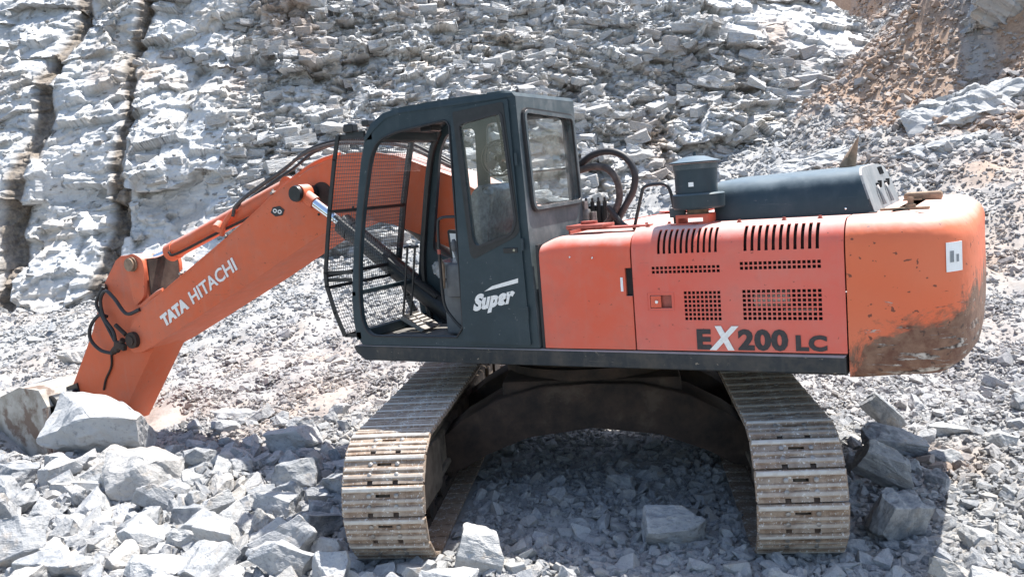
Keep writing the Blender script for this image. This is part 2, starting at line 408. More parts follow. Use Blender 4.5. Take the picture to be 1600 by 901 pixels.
WB_U = [-40, -30, -14, -11, -3, 2, 7, 10, 12.5, 15, 20]; WB_W = [20, 20, 20.3, 20.5, 20, 20, 21.5, 23.5, 26, 30, 40]
def ground_z(x, y):
    x = np.asarray(x, float); y = np.asarray(y, float)
    u, w = uw(x, y)
    k = np.interp(u, [-30, -11, -3.4, 1.9, 5, 8, 11, 15, 30], [.01, .01, .08, .125, .17, .27, .36, .42, .42])
    w0 = 9.0
    wr = w; wbb = np.interp(u, WB_U, WB_W) + .4; w = np.where(u < 13, np.minimum(w, wbb), w)
    z = -.1 + k * np.where(w > w0, (w - w0), 0) * np.clip((w - w0) / 1.5, 0, 1)
    z = z + k * 2.5 * np.clip((w - 22) / 8, 0, 1)
    w = wr; am = np.clip((w - 5) / 14, .0, 1)
    z = z + fbm(x * .45, y * .45, 3, 3) * (.10 + .25 * am) + fbm(x * 1.7, y * 1.7, 4, 9) * (.10 + .16 * am)
    # flatten where the tracks stand
    d = np.hypot(x, y); f = np.clip((3.0 - d) / .8, 0, 1); z = z * (1 - f) + (-.12 + fbm(x * 2, y * 2, 3, 5) * .05) * f
    z = z - .38 * np.exp(-(((x + 6.4) / .9) ** 2 + ((y + .5) / 1.1) ** 2))      # hollow the bucket is digging
    z = z - .10 * np.clip((-1.9 - y) / .8, 0, 1) * np.clip((x + .2) / .8, 0, 1)
    # ridge coming in from the right, mid distance
    r = np.exp(-((w - 21 + (u - 12) * .5) / 1.5) ** 2) * np.clip((u - 8.5) / 3, 0, 1)
    z = z + r * (2.1 + 1.2 * fbm(x * .8, y * .8, 4, 31))
    r2 = np.exp(-((w - 30 + (u - 14) * .5) / 2.5) ** 2) * np.clip((u - 12.2) / 3, 0, 1)
    z = z + r2 * (1.0 + 2.4 * fbm(x * .6, y * .6, 4, 37))
    return z
def soil_at(x, y):
    u, w = uw(x, y)
    s = 1.35 * np.exp(-(((w - 21.5) / 4.2) ** 2)) * np.clip((u - 6.9) / 1.4, 0, 1) + .75 * np.clip((w - 23) / 3, 0, 1) * np.clip((u - 10.5) / 2, 0, 1)
    s = s + .2 * np.exp(-(((w - 11.0) / 2.2) ** 2)) * np.exp(-((u + 3.2) / 2.2) ** 2)
    s = s + .4 * np.exp(-(((w - 9.2) / .9) ** 2)) * np.exp(-((u + 3.6) / 1.4) ** 2)
    s = s + .8 * np.exp(-(((w - 6.3) / .55) ** 2)) * np.exp(-((u - 3.05) / .32) ** 2)
    s = s + .45 * np.clip((w - 8) / 4, 0, 1) * np.clip(.5 + 2.2 * fbm(x * .35, y * .35, 4, 79), 0, 1) * np.clip((u + 5) / 5, .35, 1)
    rg = np.exp(-((w - 21 + (u - 12) * .5) / 1.3) ** 2) * np.clip((u - 8.8) / 2, 0, 1); s = s * (1 - .8 * rg)
    return np.clip(s * (.75 + 1.9 * fbm(x * .8, y * .8, 5, 77)), 0, 1)
def gridmesh(name, X, Y, Z, mat, attrs, flip=False, smooth=False):
    ny, nx = X.shape; me = bpy.data.meshes.new(name)
    me.vertices.add(nx * ny); me.vertices.foreach_set('co', np.stack([X, Y, Z], -1).astype(np.float32).ravel())
    i = np.arange(ny - 1)[:, None] * nx + np.arange(nx - 1)[None, :]
    q = np.stack([i, i + 1, i + nx + 1, i + nx], -1).reshape(-1, 4)
    if flip: q = q[:, ::-1]
    nf = len(q); me.loops.add(nf * 4); me.loops.foreach_set('vertex_index', q.astype(np.int32).ravel())
    me.polygons.add(nf); me.polygons.foreach_set('loop_start', np.arange(0, nf * 4, 4, dtype=np.int32)); me.polygons.foreach_set('loop_total', np.full(nf, 4, np.int32))
    if smooth: me.polygons.foreach_set('use_smooth', np.ones(nf, bool))
    me.update(calc_edges=True)
    for n, a in attrs.items():
        at = me.attributes.new(n, 'FLOAT', 'POINT'); at.data.foreach_set('value', a.astype(np.float32).ravel())
    me.materials.append(M_[mat])
    return link(bpy.data.objects.new(name, me), kind='structure')

# ------------------------------------------------------------------ ground
ws = np.concatenate([np.linspace(-30, 1.5, 20)[:-1], np.geomspace(1.5, 60, 520)])
A = np.linspace(-1, 1, 420)
Wg = ws[:, None] + 0 * A[None, :]
half = 6 + .85 * np.clip(ws, 3, 60)[:, None]
Ug = A[None, :] * half
Xg, Yg = xy(Ug, Wg)
Zg = ground_z(Xg, Yg) + cells(Xg * 4.5, Yg * 4.5, 51, 1.0)[0] * .03 * np.clip(Wg / 8, .5, 1.2) + fbm(Xg * 3, Yg * 3, 3, 53) * .05 * np.clip((Wg - 8) / 6, 0, 1.6)
gridmesh('ground', Xg, Yg, Zg, 'ground', {'soil': soil_at(Xg, Yg), 'tone': cells(Xg * 3, Yg * 3, 60)[1]})

# ------------------------------------------------------------------ quarry face
nu, nv = 1250, 620
us = np.concatenate([np.linspace(-34, -14, 120)[:-1], np.linspace(-14, 14.0, nu - 119)])
ts = np.linspace(0, 1, nv)
U = us[None, :] + 0 * ts[:, None]; T = ts[:, None] + 0 * us[None, :]
wb = np.interp(U, WB_U, WB_W)
zb = np.interp(U, [-34, -11, -3.4, 1.9, 5, 8, 12, 14], [-.6, -.6, .2, .8, 1.2, 2.8, 4.4, 5.2]) - .7
zt = np.interp(U, [-34, -11, 4, 9, 10.5, 11.5, 12.4, 13.2, 14], [11, 11, 10.0, 8.2, 7.0, 6.2, 5.6, 5.0, 4.6]) + fbm(U * .7, U * 0, 4, 5) * .8
tt = np.clip(T / .86, 0, 1); H = zb + (zt - zb) * tt
wx = fbm(U * .35, H * .35, 4, 101) * .6; wy = fbm(U * .35, H * .35, 3, 131) * .4
dip = np.interp(U, [-34, -9, -3, 4, 12], [0, 0, .12, -.32, -.22]) * 1.0
HH = H - np.cumsum(np.gradient(us)[None, :] * dip * 1.0, axis=1) * .6
lean = np.interp(U, [-34, -8, -2, 3, 14], [.72, .72, .86, 1.0, 1.05]) + .12 * fbm(U * .3, H * .2, 3, 151)
ca, sa = math.cos(.16), math.sin(.16); UA = U * ca + HH * sa; HA = HH * ca - U * sa * .4
c1, t1 = cells((U + wx) * .50, (HH + wy) * .70, 201, 1.2)
c2, t2 = cells((UA + wx * .5) * 1.25, (HA + wy * .5) * 2.0, 211, 1.5)
c3, t3 = cells((U + wx * .3) * 3.0, (HH + wy * .3) * 5.2, 221, 1.7)
c4, t4 = cells((UA + wx * .3) * 6.5, (HA + wy * .3) * 12, 231, 1.8)
plain = np.clip((-U - 6.3) / 1.2, 0, 1) * .75 + .95 * np.exp(-(((U - 8.6) / 3.0) ** 4)) * np.clip((H - 5.0 + .25 * (U - 8.6)) / .5, 0, 1)
mid = .6 + 1.1 * np.clip(fbm(U * .5, H * .5, 3, 171) + .35, 0, 1)
c5, t5 = cells((U + wx * .5) * 14.0, (HH + wy * .5) * 22, 241, 1.2)
disp = c1 * .50 + c2 * .42 * (1 - .6 * plain) * mid + c3 * .22 * (1 - .95 * plain) * mid + c4 * .09 * (1 - 1.0 * plain) * mid + c5 * .02 * (1 - .6 * plain)
disp = disp + fbm(U * .25, H * .25, 3, 181) * .9 
def band(u0, wd, wob, seed):
    cx = u0 + fbm(H * .5, H * 0 + seed, 4, seed) * wob + (H - 3) * .03
    return np.exp(-np.abs((U - cx) / wd) ** 2.2)
b1 = band(-12.35, .24, .40, 301); b2 = band(-10.0, .15, .35, 311)
b2b = band(-9.65, .10, .3, 316) * np.clip((4.5 - H) / 1, 0, 1); b3 = band(2.0, .08, .8, 321) * .6; b4 = band(-4.2, .07, 1.0, 331) * .5
disp = disp - .40 * b1 - .32 * b2 - .25 * b2b - .25 * b3 - .25 * b4
stain = np.clip(b1 * 1.6 + b2 * 1.5 + b2b * .9 + b3 * .6 + b4 * .5, 0, 1) * .85
stain = np.maximum(stain, np.clip(fbm(U * .9, H * .9, 5, 401) * 2.4 - .75, 0, .35))
soilw = np.clip((U - 10.8) / 1.2, 0, 1) * .7 + np.clip(fbm(U * .5, H * .5, 4, 411) * 2.2 - .55, 0, .55)
back = lean * (H - zb) + np.where(T > .86, (T - .86) / .14 * 16, 0)
Wd = wb + back - disp * np.where(T > .9, .3, 1)
Xw, Yw = xy(U + c3 * .05, Wd)
Zw = H + c2 * .10 + c3 * .05 + np.where(T > .86, (T - .86) / .14 * 2.2, 0) + np.where(T > .86, fbm(U * .6, T * 20, 4, 6) * .8, 0)
tone = np.clip(.35 * t1 + .35 * t2 + .3 * t3 + .12, 0, 1)
gridmesh('rock_face', Xw, Yw, Zw, 'wall', {'soil': soilw, 'tone': tone, 'stain': stain})
CRACK = np.clip(2.2 * (b1 + b2 + b2b) ** .6, 0, 1)
# ------------------------------------------------------------------ excavator
EX = bpy.data.objects.new('excavator', None); link(EX)
EX['label'] = 'orange tracked excavator with dark teal cab, parked on rubble with its bucket dug in'
EX['category'] = 'excavator'
HW = 1.274; ZB = 1.066; ZT = 1.812; XS = 2.128
def part(name, bm, m, parent=EX, **k): return obj(name, bm, m, parent, **k)

# --- upper frame
bm = nb(); prism(bm, rounded([(-1.24, .95), (2.118, .945), (2.118, 1.056), (-1.335, 1.056), (-1.335, 1.02)], [.02, 0, 0, .01, .08]), -HW - .012, -HW + .16, 1, .012)
part('deck_beam', bm, 'beam', smooth=True)
bm = nb(); prism(bm, rounded([(-1.24, .95), (2.118, .945), (2.118, 1.056), (-1.335, 1.056), (-1.335, 1.02)], [.02, 0, 0, .01, .08]), HW - .16, HW + .012, 1, .012)
part('deck_beam', bm, 'beam', smooth=True)
bm = nb(); box(bm, (.42, 0, .985), (3.3, 2.2, .09)); box(bm, (-.55, 0, .93), (1.2, .9, .06)); box(bm, (.3, 0, .9), (1.7, 1.3, .07)); box(bm, (1.6, -.35, .915), (1.0, .05, .07)); box(bm, (1.6, .35, .915), (1.0, .05, .07))
part('swing_frame', bm, 'rust')
bm = nb(); lathe(bm, [(.62, .70), (.68, .70), (.68, .78), (.60, .78), (.60, .88), (.3, .88)], (0, 0, 0), 48); part('slew_ring', bm, 'rust', smooth=True)

# --- side covers: vertical side that rolls over into the flat top
ARC = .15; TV = ZT - ARC - ZB; TA = ARC * PI / 2; TTOP = .62
def side(x, t, s=-1):
    if t <= TV: p = (x, s * HW, ZB + t); n = (0, s, 0)
    elif t <= TV + TA:
        a = (t - TV) / ARC; p = (x, s * (HW - ARC + ARC * math.cos(a)), ZT - ARC + ARC * math.sin(a)); n = (0, s * math.cos(a), math.sin(a))
    else: p = (x, s * (HW - ARC - (t - TV - TA)), ZT + .02 * (t - TV - TA)); n = (0, 0, 1)
    return p, n
def zt_(z):                     # height on the side -> position along the profile
    if z <= ZT - ARC: return z - ZB
    return TV + ARC * math.asin(min(1, (z - (ZT - ARC)) / ARC))
holes = []
def gridholes(x0, x1, z0, z1, nx, nz, bar=.30):
    dx = (x1 - x0) / nx; dz = (z1 - z0) / nz
    return [(x0 + i * dx + dx * bar / 2, x0 + (i + 1) * dx - dx * bar / 2, z0 + j * dz + dz * bar / 2, z0 + (j + 1) * dz - dz * bar / 2) for i in range(nx) for j in range(nz)]
BX0, BX1 = .888, XS - .004
regs = []
regs.append(gridholes(1.010, 1.436, 1.533, 1.583, 16, 2)); regs.append(gridholes(1.547, 2.005, 1.543, 1.597, 17, 2))
regs.append(gridholes(1.203, 1.432, 1.248, 1.430, 9, 7)); regs.append(gridholes(1.553, 2.003, 1.250, 1.434, 16, 7))
for x0, x1 in ((1.045, 1.430), (1.565, 2.005)):
    n = 11; dx = (x1 - x0) / n; regs.append([(x0 + i * dx + dx * .26, x0 + i * dx + dx * .74, 1.655, 1.795) for i in range(n)])
holes = [h for r in regs for h in r]
xs_ = sorted({round(v, 5) for h in holes for v in h[:2]} | {BX0, BX1, .992, 1.129})
ts_ = sorted({round(zt_(v), 5) for h in holes for v in h[2:]} | {0, TV} | {round(TV + TA * k / 10, 5) for k in range(1, 11)} | {TV + TA + TTOP * k / 3 for k in (1, 2, 3)} | {round(zt_(v), 5) for v in (1.325, 1.405)})
HT = [(h[0], h[1], zt_(h[2]), zt_(h[3])) for h in holes]; LAT = (.992, 1.129, zt_(1.325), zt_(1.405))
def keep(x, t):
    for h in HT:
        if h[0] < x < h[1] and h[2] < t < h[3]: return False
    return not (LAT[0] < x < LAT[1] and LAT[2] < t < LAT[3])
# thin out the grid: only keep fine columns where a band of holes needs them
bm = nb(); sheet(bm, xs_, ts_, keep, side, .008)
ed = part('engine_side_door', bm, 'louvre', smooth=True, angle=30)
bm = nb()
box(bm, (1.50, -HW + .075, 1.42), (1.20, .02, .66)); box(bm, (1.5, -HW + .12, 1.70), (1.20, .06, .16))
part('radiator_core', bm, 'hole')
# pieces of the engine that show through the perforations
bm = nb(); cyl(bm, (1.62, -HW + .055, 1.36), (1.82, -HW + .055, 1.38), .045); cyl(bm, (1.78, -HW + .05, 1.30), (1.96, -HW + .05, 1.30), .012); part('engine_pipe', bm, 'beige', smooth=True)
bm = nb()
y0 = -HW + .022; box(bm, (1.0605, y0 + .004, 1.365), (.137, .006, .08)); lt = part('door_latch', bm, 'redpart')
bm = nb(); box(bm, (1.028, -HW + .004, 1.365), (.066, .012, .072), .003); part('latch_plate', bm, 'door', lt)
bm = nb(); cyl(bm, (1.037, -HW - .004, 1.365), (1.037, -HW - .013, 1.365), .010, seg=12); part('lock_barrel', bm, 'chrome', lt, smooth=True)
bm = nb()
for a, b, c_, d in ((.975, 1.146, 1.309, 1.312), (.975, 1.146, 1.418, 1.421), (.975, .978, 1.312, 1.418), (1.143, 1.146, 1.312, 1.418)): box(bm, ((a + b) / 2, -HW - .001, (c_ + d) / 2), (b - a, .004, d - c_))
part('latch_surround', bm, 'louvre', lt)
# pump-bay door, nearer the cab
def side2(x, t):
    p, n = side(x, t); e = max(0, (.30 + .10 - x) / .16)
    p = Vector(p)
    if t > TV: p.z -= (.028 + .06 * e * e) * min(1, (t - TV) / TA); 
    # a dent along the upper edge
    p.y += .010 * math.exp(-((x - .58) / .13) ** 2) * math.exp(-((t - TV + .01) / .05) ** 2)
    return p, n
xs2 = [.252 + (.878 - .252) * i / 26 for i in range(27)]; xs2 = sorted(set(xs2) | {.838})
ts2 = sorted({TV * i / 8 for i in range(9)} | {TV + TA * k / 10 for k in range(1, 11)} | {TV + TA + .62 * k / 3 for k in (1, 2, 3)} | {.335, .51})
bm = nb(); sheet(bm, xs2, ts2, lambda x, t: not (x > .838 and .335 < t < .51), side2, .02)
part('pump_bay_door', bm, 'door', smooth=True, angle=30)
bm = nb(); box(bm, (.862, -HW + .03, 1.49), (.05, .02, .18)); part('handle_recess', bm, 'hole')
bm = nb(); box(bm, (.815, -HW - .003, 1.475), (.016, .004, .088), .001); part('white_sticker', bm, 'white')
bm = nb(); box(bm, (.23, -HW + .05, 1.40), (.02, .06, .68)); part('door_seal', bm, 'rubber')
for x, z in ((.47, 1.655), (.625, 1.645)):
    bm = nb(); lathe(bm, [(.007, -.006), (.005, -.009), (.0, -.0095)], (x, -HW + .004, z), 10, 'y'); part('bolt', bm, 'chrome', smooth=True)
# top deck
bm = nb()
for i, (x0, x1, z) in enumerate(((.26, .88, ZT - .022), (.884, 2.12, ZT + .012))): box(bm, ((x0 + x1) / 2, .26, z - .006), (x1 - x0, 1.72, .012))
part('top_deck', bm, 'louvre')
bm = nb(); sheet(bm, [.26, .8, 1.5, XS - .004], [0, TV] + [TV + TA * k / 8 for k in range(1, 9)] + [TV + TA + .1], lambda x, t: True, lambda x, t: side(x, t, 1), .01)
part('right_side_cover', bm, 'louvre', smooth=True)
bm = nb(); box(bm, (.257, .2, 1.43), (.012, 2.0, .73)); part('front_bulkhead', bm, 'redpart')
bm = nb(); box(bm, (.70, -1.02, ZT + .004), (.46, .12, .014), .003); box(bm, (.52, -1.03, ZT + .022), (.26, .20, .022), .004); cyl(bm, (.50, -1.0, ZT + .03), (.50, -1.0, ZT + .052), .055); part('top_hatch', bm, 'redpart', smooth=True)
for x, y in ((.40, -1.10), (.60, -1.1), (.95, -1.12), (1.03, -.95), (1.25, -1.12), (1.52, -1.12), (1.78, -1.12), (1.98, -1.12), (.86, -.9)):
    bm = nb(); lathe(bm, [(.016, 0), (.016, .004), (.010, .005), (.010, .015), (0, .016)], (x, y, ZT + .002), 12); part('bolt', bm, 'redpart', smooth=True)

# --- engine hood
bm = nb()
rear = [(2.245, -.93), (2.245, .40)]
def hoodpt(x, j):
    prof = [(-.93, 1.815), (-.925, 1.90), (-.905, 1.985), (-.875, 2.035), (-.82, 2.066), (-.74, 2.078), (-.2, 2.09), (.15, 2.078), (.28, 2.05), (.36, 1.98), (.40, 1.815)]
    y, z = prof[j]; k = (x - 1.318) / (2.245 - 1.318)
    return (x - (z - 1.815) * .33 * max(0, k) ** 6, y, z - (1 - k) * .022 * (z - 1.815) / .26)
nx = 12; g_ = [[bm.verts.new(hoodpt(1.318 + (2.245 - 1.318) * i / nx, j)) for j in range(11)] for i in range(nx + 1)]
for i in range(nx):
    for j in range(10): bm.faces.new((g_[i][j], g_[i + 1][j], g_[i + 1][j + 1], g_[i][j + 1]))
bm.faces.new([v for v in g_[0]]); hood = part('engine_hood', bm, 'hood', smooth=True, angle=30)
bm = nb(); pts = [Vector(hoodpt(2.245, j)) + Vector((.004, 0, 0)) for j in range(11)]
a_ = [bm.verts.new(p) for p in pts]; b_ = [bm.verts.new(p - Vector((.012, 0, 0))) for p in pts]; bm.faces.new(a_); bm.faces.new(b_[::-1])
for i in range(11): bm.faces.new((a_[i], a_[(i + 1) % 11], b_[(i + 1) % 11], b_[i]))
part('hood_end', bm, 'hoodend', hood)
def onend(y, z, d=.012): return Vector((2.245 - (z - 1.815) * .33 + d, y, z))
for k in range(3):
    bm = nb(); y = -.10 + k * .055; tube(bm, [onend(y, 2.02, .008), onend(y - .01, 2.066, .008)], .011, 6, False); part('vent_slit', bm, 'black', hood)
for y in (-.43, -.02):
    bm = nb(); p = onend(y, 1.965); box(bm, p, (.02, .085, .018), .004); box(bm, p + Vector((.008, .02, 0)), (.025, .02, .045), .004); part('hood_clip', bm, 'black', hood)
for y in (-.55, -.14):
    bm = nb(); tube(bm, [onend(y, 1.845, .02), onend(y + .01, 1.93, .02), onend(y + .06, 1.955, .014)], .008, 6); tube(bm, [onend(y + .07, 1.845, .02), onend(y + .02, 1.93, .02)], .006, 6, False); part('hood_prop', bm, 'hoodend', hood, smooth=True)
bm = nb(); box(bm, (1.78, -.935, ZT + .003), (.96, .03, .018), .003); part('hood_gasket', bm, 'rubber', hood)
bm = nb(); lathe(bm, [(.008, 0), (.006, -.004), (0, -.005)], (2.09, -.932, 1.85), 10, 'y'); part('bolt', bm, 'chrome', hood)
bm = nb(); tube(bm, [(1.995, -.32, 2.02), (2.02, -.32, 2.09), (2.045, -.32, 2.15)], .05, 16, False)
for v in bm.verts:
    if v.co.z > 2.115: v.co.z += max(-.05, min(.12, (v.co.x - 2.045) * 2.4)) + .03
part('exhaust_pipe', bm, 'tan', smooth=True, angle=50)

# --- air cleaner
ax, ay = 1.235, -1.0
bm = nb(); lathe(bm, [(.118, 1.99), (.128, 1.995), (.130, 2.12), (.133, 2.165), (.133, 2.18), (.1, 2.18)], (ax, ay, 0), 36); ac = part('air_cleaner', bm, 'hood', smooth=True)
bm = nb(); lathe(bm, [(.10, 1.90), (.150, 1.905), (.158, 1.915), (.160, 1.99), (.150, 1.998), (.12, 2.0)], (ax + .01, ay, 0), 36); part('dust_bowl', bm, 'teal', ac, smooth=True)
bm = nb(); lathe(bm, [(.14, 2.184), (.157, 2.182), (.159, 2.190), (.13, 2.198), (.115, 2.203), (.06, 2.222), (.01, 2.226), (.008, 2.25), (0, 2.25)], (ax, ay, 0), 36)
part('cleaner_cap', bm, 'hood', ac, smooth=True, angle=50)
bm = nb(); lathe(bm, [(.1305, 2.145), (.136, 2.146), (.136, 2.178), (.1305, 2.179)], (ax, ay, 0), 36); part('band_clamp', bm, 'tealrear', ac, smooth=True)
bm = nb(); lathe(bm, [(.068, 1.86), (.068, 1.875), (.066, 1.88), (.066, 1.91)], (ax, ay, 0), 24); part('cleaner_neck', bm, 'tan', ac, smooth=True)
bm = nb()
for k in range(6):
    a = math.radians(-93 + k * 2.6); p0 = Vector((ax + .1315 * math.cos(a), ay + .1315 * math.sin(a), 2.055))
    if k: box(bm, (q0 + p0) / 2, ((p0 - q0).length + .001, .003, .026), 0, (0, 0, a + PI / 2))
    q0 = p0
part('white_sticker', bm, 'white', ac)
bm = nb()
plate(bm, [(1.125, 1.815), (1.325, 1.815), (1.325, 1.865), (1.125, 1.865)], [[(1.14, 1.822), (1.295, 1.822), (1.295, 1.852), (1.14, 1.852)]], ay - .10, ay - .085)
box(bm, (1.318, ay, 1.84), (.014, .19, .055)); box(bm, (1.132, ay, 1.84), (.014, .19, .05)); box(bm, (1.225, ay, 1.868), (.20, .2, .008)); box(bm, (1.225, ay, 1.80), (.26, .22, .035))
part('cleaner_bracket', bm, 'door', ac)
bm = nb(); box(bm, (1.10, ay + .02, 1.885), (.10, .03, .06), .004); part('mounting_tab', bm, 'tealrear', ac)

# --- handrail, hoses, valve bank behind the cab
bm = nb(); tube(bm, [(.79, -.95, 1.79), (.855, -.95, 2.01), (.875, -.95, 2.055), (.93, -.95, 2.07), (1.01, -.95, 2.067), (1.045, -.95, 2.03), (1.065, -.95, 1.93), (1.072, -.95, 1.80)], .0115, 8); part('grab_rail', bm, 'black', smooth=True)
bm = nb(); tube(bm, [(.10, -.3, 2.20), (.25, -.3, 2.225), (.36, -.3, 2.20), (.43, -.3, 2.105), (.435, -.3, 1.97), (.36, -.3, 1.84), (.27, -.28, 1.76), (.22, -.26, 1.68)], .0255, 12); part('hydraulic_hose', bm, 'hose_dusty', smooth=True)
bm = nb(); tube(bm, [(.12, -.28, 2.24), (.24, -.28, 2.31), (.38, -.28, 2.325), (.50, -.28, 2.27), (.56, -.28, 2.16), (.54, -.28, 2.03), (.47, -.28, 1.92), (.40, -.28, 1.81), (.37, -.26, 1.70)], .0255, 12); part('hydraulic_hose', bm, 'rubber', smooth=True)
bm = nb(); tube(bm, [(.36, -.34, 1.93), (.42, -.34, 1.85), (.47, -.34, 1.79), (.56, -.34, 1.74)], .022, 10); part('hydraulic_hose', bm, 'rubber', smooth=True)
bm = nb(); box(bm, (.22, -.12, 1.84), (.20, .24, .20), .01)
for k in range(4): cyl(bm, (.15 + k * .05, -.25, 1.82), (.15 + k * .05, -.25, 1.97), .016, seg=10); cyl(bm, (.15 + k * .05, -.25, 1.97), (.15 + k * .05, -.25, 2.0), .009, seg=8)
part('control_valve', bm, 'black', smooth=True)
bm = nb(); box(bm, (.20, -.38, 1.86), (.06, .05, .12), .006); cyl(bm, (.20, -.38, 1.92), (.20, -.38, 1.98), .02); cyl(bm, (.25, -.36, 1.80), (.25, -.36, 1.90), .025); part('valve_fitting', bm, 'steel', smooth=True)
bm = nb(); box(bm, (-.55, .95, 1.36), (1.25, .58, .60), .05); box(bm, (-.55, .95, 1.675), (.5, .3, .02), .005); part('fuel_tank', bm, 'orange', smooth=True)

# --- counterweight
def outline(n=40):
    P = [(XS + .004, -HW)]
    for k in range(n + 1):
        a = -PI / 2 + PI * k / n; e = 2 / 5.0
        P.append((2.16 + .61 * abs(math.cos(a)) ** e, HW * math.copysign(abs(math.sin(a)) ** e, math.sin(a))))
    P.append((XS + .004, HW)); return P
OL = outline(); No = []
for i, p in enumerate(OL):
    a = Vector(OL[max(0, i - 1)]); b = Vector(OL[min(len(OL) - 1, i + 1)]); t = (b - a).normalized(); No.append(Vector((t.y, -t.x)))
No[0] = Vector((0, -1)); No[-1] = Vector((0, 1))
def cwp(i, ins, z):
    p = OL[i]; s = min(1, max(0, (p[0] - 2.14) / .35)); s = s * s * (3 - 2 * s)
    k = s if z < 1.3 else 1
    zz = z + (.06 * max(0, (p[0] - 2.6) / .17) ** 1.5 * max(0, (1.25 - z)) / .3 if z < 1.25 else 0) - (.025 * s if z > 1.6 else 0) * 0
    q = Vector(p) - No[i] * ins * k
    # knocks and hollows
    q -= No[i] * .012 * max(0, float(fbm(np.array([p[1] * 2.2]), np.array([z * 3.0]), 3, 91)[0])) * (1 if .98 < z < 1.7 else 0) * s
    return Vector((max(q.x, XS + .004), q.y, zz))
prof = [(.30, .935), (.11, .938), (.06, .952), (.03, .975), (.01, 1.01), (.002, 1.06)] + [(0, 1.10 + .56 * k / 14) for k in range(1, 15)] + [(ARC * (1 - math.cos(a)), ZT - ARC + ARC * math.sin(a)) for a in [PI / 2 * k / 8 for k in range(1, 9)]] + [(.40, ZT + .006)]
bm = nb(); R_ = [[bm.verts.new(cwp(i, ins, z)) for i in range(len(OL))] for ins, z in prof]
for a, b in zip(R_, R_[1:]):
    for i in range(len(OL) - 1): bm.faces.new((a[i], a[i + 1], b[i + 1], b[i]))
bm.faces.new(R_[-1]); bm.faces.new(R_[0][::-1]); bm.faces.new([r[0] for r in R_] + [r[-1] for r in R_[::-1]])
cw = part('counterweight', bm, 'cw', smooth=True, angle=40)
bm = nb(); box(bm, (2.39, -.78, ZT + .012), (.26, .06, .012)); cyl(bm, (2.42, -.78, ZT + .018), (2.42, -.78, ZT + .035), .028); cyl(bm, (2.42, -.78, ZT + .035), (2.42, -.78, ZT + .075), .016, seg=10); box(bm, (2.43, -.78, ZT + .06), (.10, .01, .008)); part('lifting_eye', bm, 'tan', cw, smooth=True)
bm = nb(); box(bm, (2.40, .35, ZT + .03), (.24, .10, .06), .02); part('lifting_eye', bm, 'tan', cw)
# sticker on the turn of the counterweight, built on its surface
def surf(s, z, off=.003):
    i = int(s); f = s - i; p = Vector(OL[i]).lerp(Vector(OL[i + 1]), f); n = No[i].lerp(No[i + 1], f).normalized(); q = p + n * off
    return Vector((q.x, q.y, z))
def patch(name, s0, s1, z0, z1, m, off, parent=cw, n=6):
    bm = nb(); 
    A_ = [[bm.verts.new(surf(s0 + (s1 - s0) * k / n, z, o)) for k in range(n + 1)] for z in (z0, z1) for o in (off, off - .006)]
    for r0, r1 in ((0, 2), (2, 3), (3, 1), (1, 0)):
        for k in range(n): bm.faces.new((A_[r0][k], A_[r0][k + 1], A_[r1][k + 1], A_[r1][k]))
    return part(name, bm, m, parent)

stk = patch('white_sticker', 7.6, 11.0, 1.50, 1.655, 'white', .004)
patch('sticker_mark', 8.3, 9.0, 1.55, 1.61, 'hoodend', .0065, stk, 2); patch('sticker_mark', 9.6, 10.1, 1.55, 1.59, 'hoodend', .0065, stk, 2)

# --- lettering on the side door
Yt = -HW - .003
ux, uz = (1, 0, 0), (0, 0, 1)
text('model_lettering', 'E', .158, 'dark_letter', ed, (1.268, Yt, 1.083), ux, uz, .0075, sx=1.12)
text('model_lettering', 'X', .185, 'whitel', ed, (1.368, Yt - .002, 1.083), ux, uz, .009, .25, sx=.88)
text('model_lettering', '200', .158, 'dark_letter', ed, (1.522, Yt, 1.083), ux, uz, .0075, sx=1.14, spacing=1.06)
text('model_lettering', 'LC', .115, 'dark_letter', ed, (1.845, Yt, 1.083), ux, uz, .006, sx=1.22, spacing=1.06)

# ------------------------------------------------------------------ cab
XR = .172
CO = [(-1.262, 1.062), (.205, 1.062), (.165, 2.700), (.145, 2.722), (.05, 2.730), (-.74, 2.722), (-.88, 2.700), (-.99, 2.640), (-1.062, 2.545), (-1.118, 2.375), (-1.205, 2.02), (-1.268, 1.72), (-1.318, 1.42), (-1.325, 1.25), (-1.312, 1.13)]
OP = rounded([(-1.19, 1.132), (-.432, 1.132), (-.378, 1.20), (-.352, 2.56), (-.372, 2.598), (-.80, 2.560), (-.955, 2.515), (-1.03, 2.40), (-1.14, 2.02), (-1.205, 1.72), (-1.245, 1.42), (-1.243, 1.24)], [.06, .0, .03, .0, .02, .06, .12, .1, .1, .1, .1, .08])
WN = rounded([(-.262, 2.565), (.062, 2.605), (.108, 1.90), (.066, 1.82), (-.10, 1.775), (-.205, 1.745), (-.235, 1.80)], [.03, .03, .05, .05, .05, .05, .05])
YL = -HW; YR = -.392
bm = nb(); plate(bm, CO, [OP, WN], YL, YL + .035)
plate(bm, CO, [rounded([(-1.15, 1.66), (-.70, 1.50), (-.66, 2.60), (-.92, 2.58), (-1.0, 2.45)], .06), rounded([(-.60, 1.62), (.10, 1.62), (.08, 2.60), (-.56, 2.62)], .06)], YR - .035, YR)
cab = part('cab', bm, 'teal')
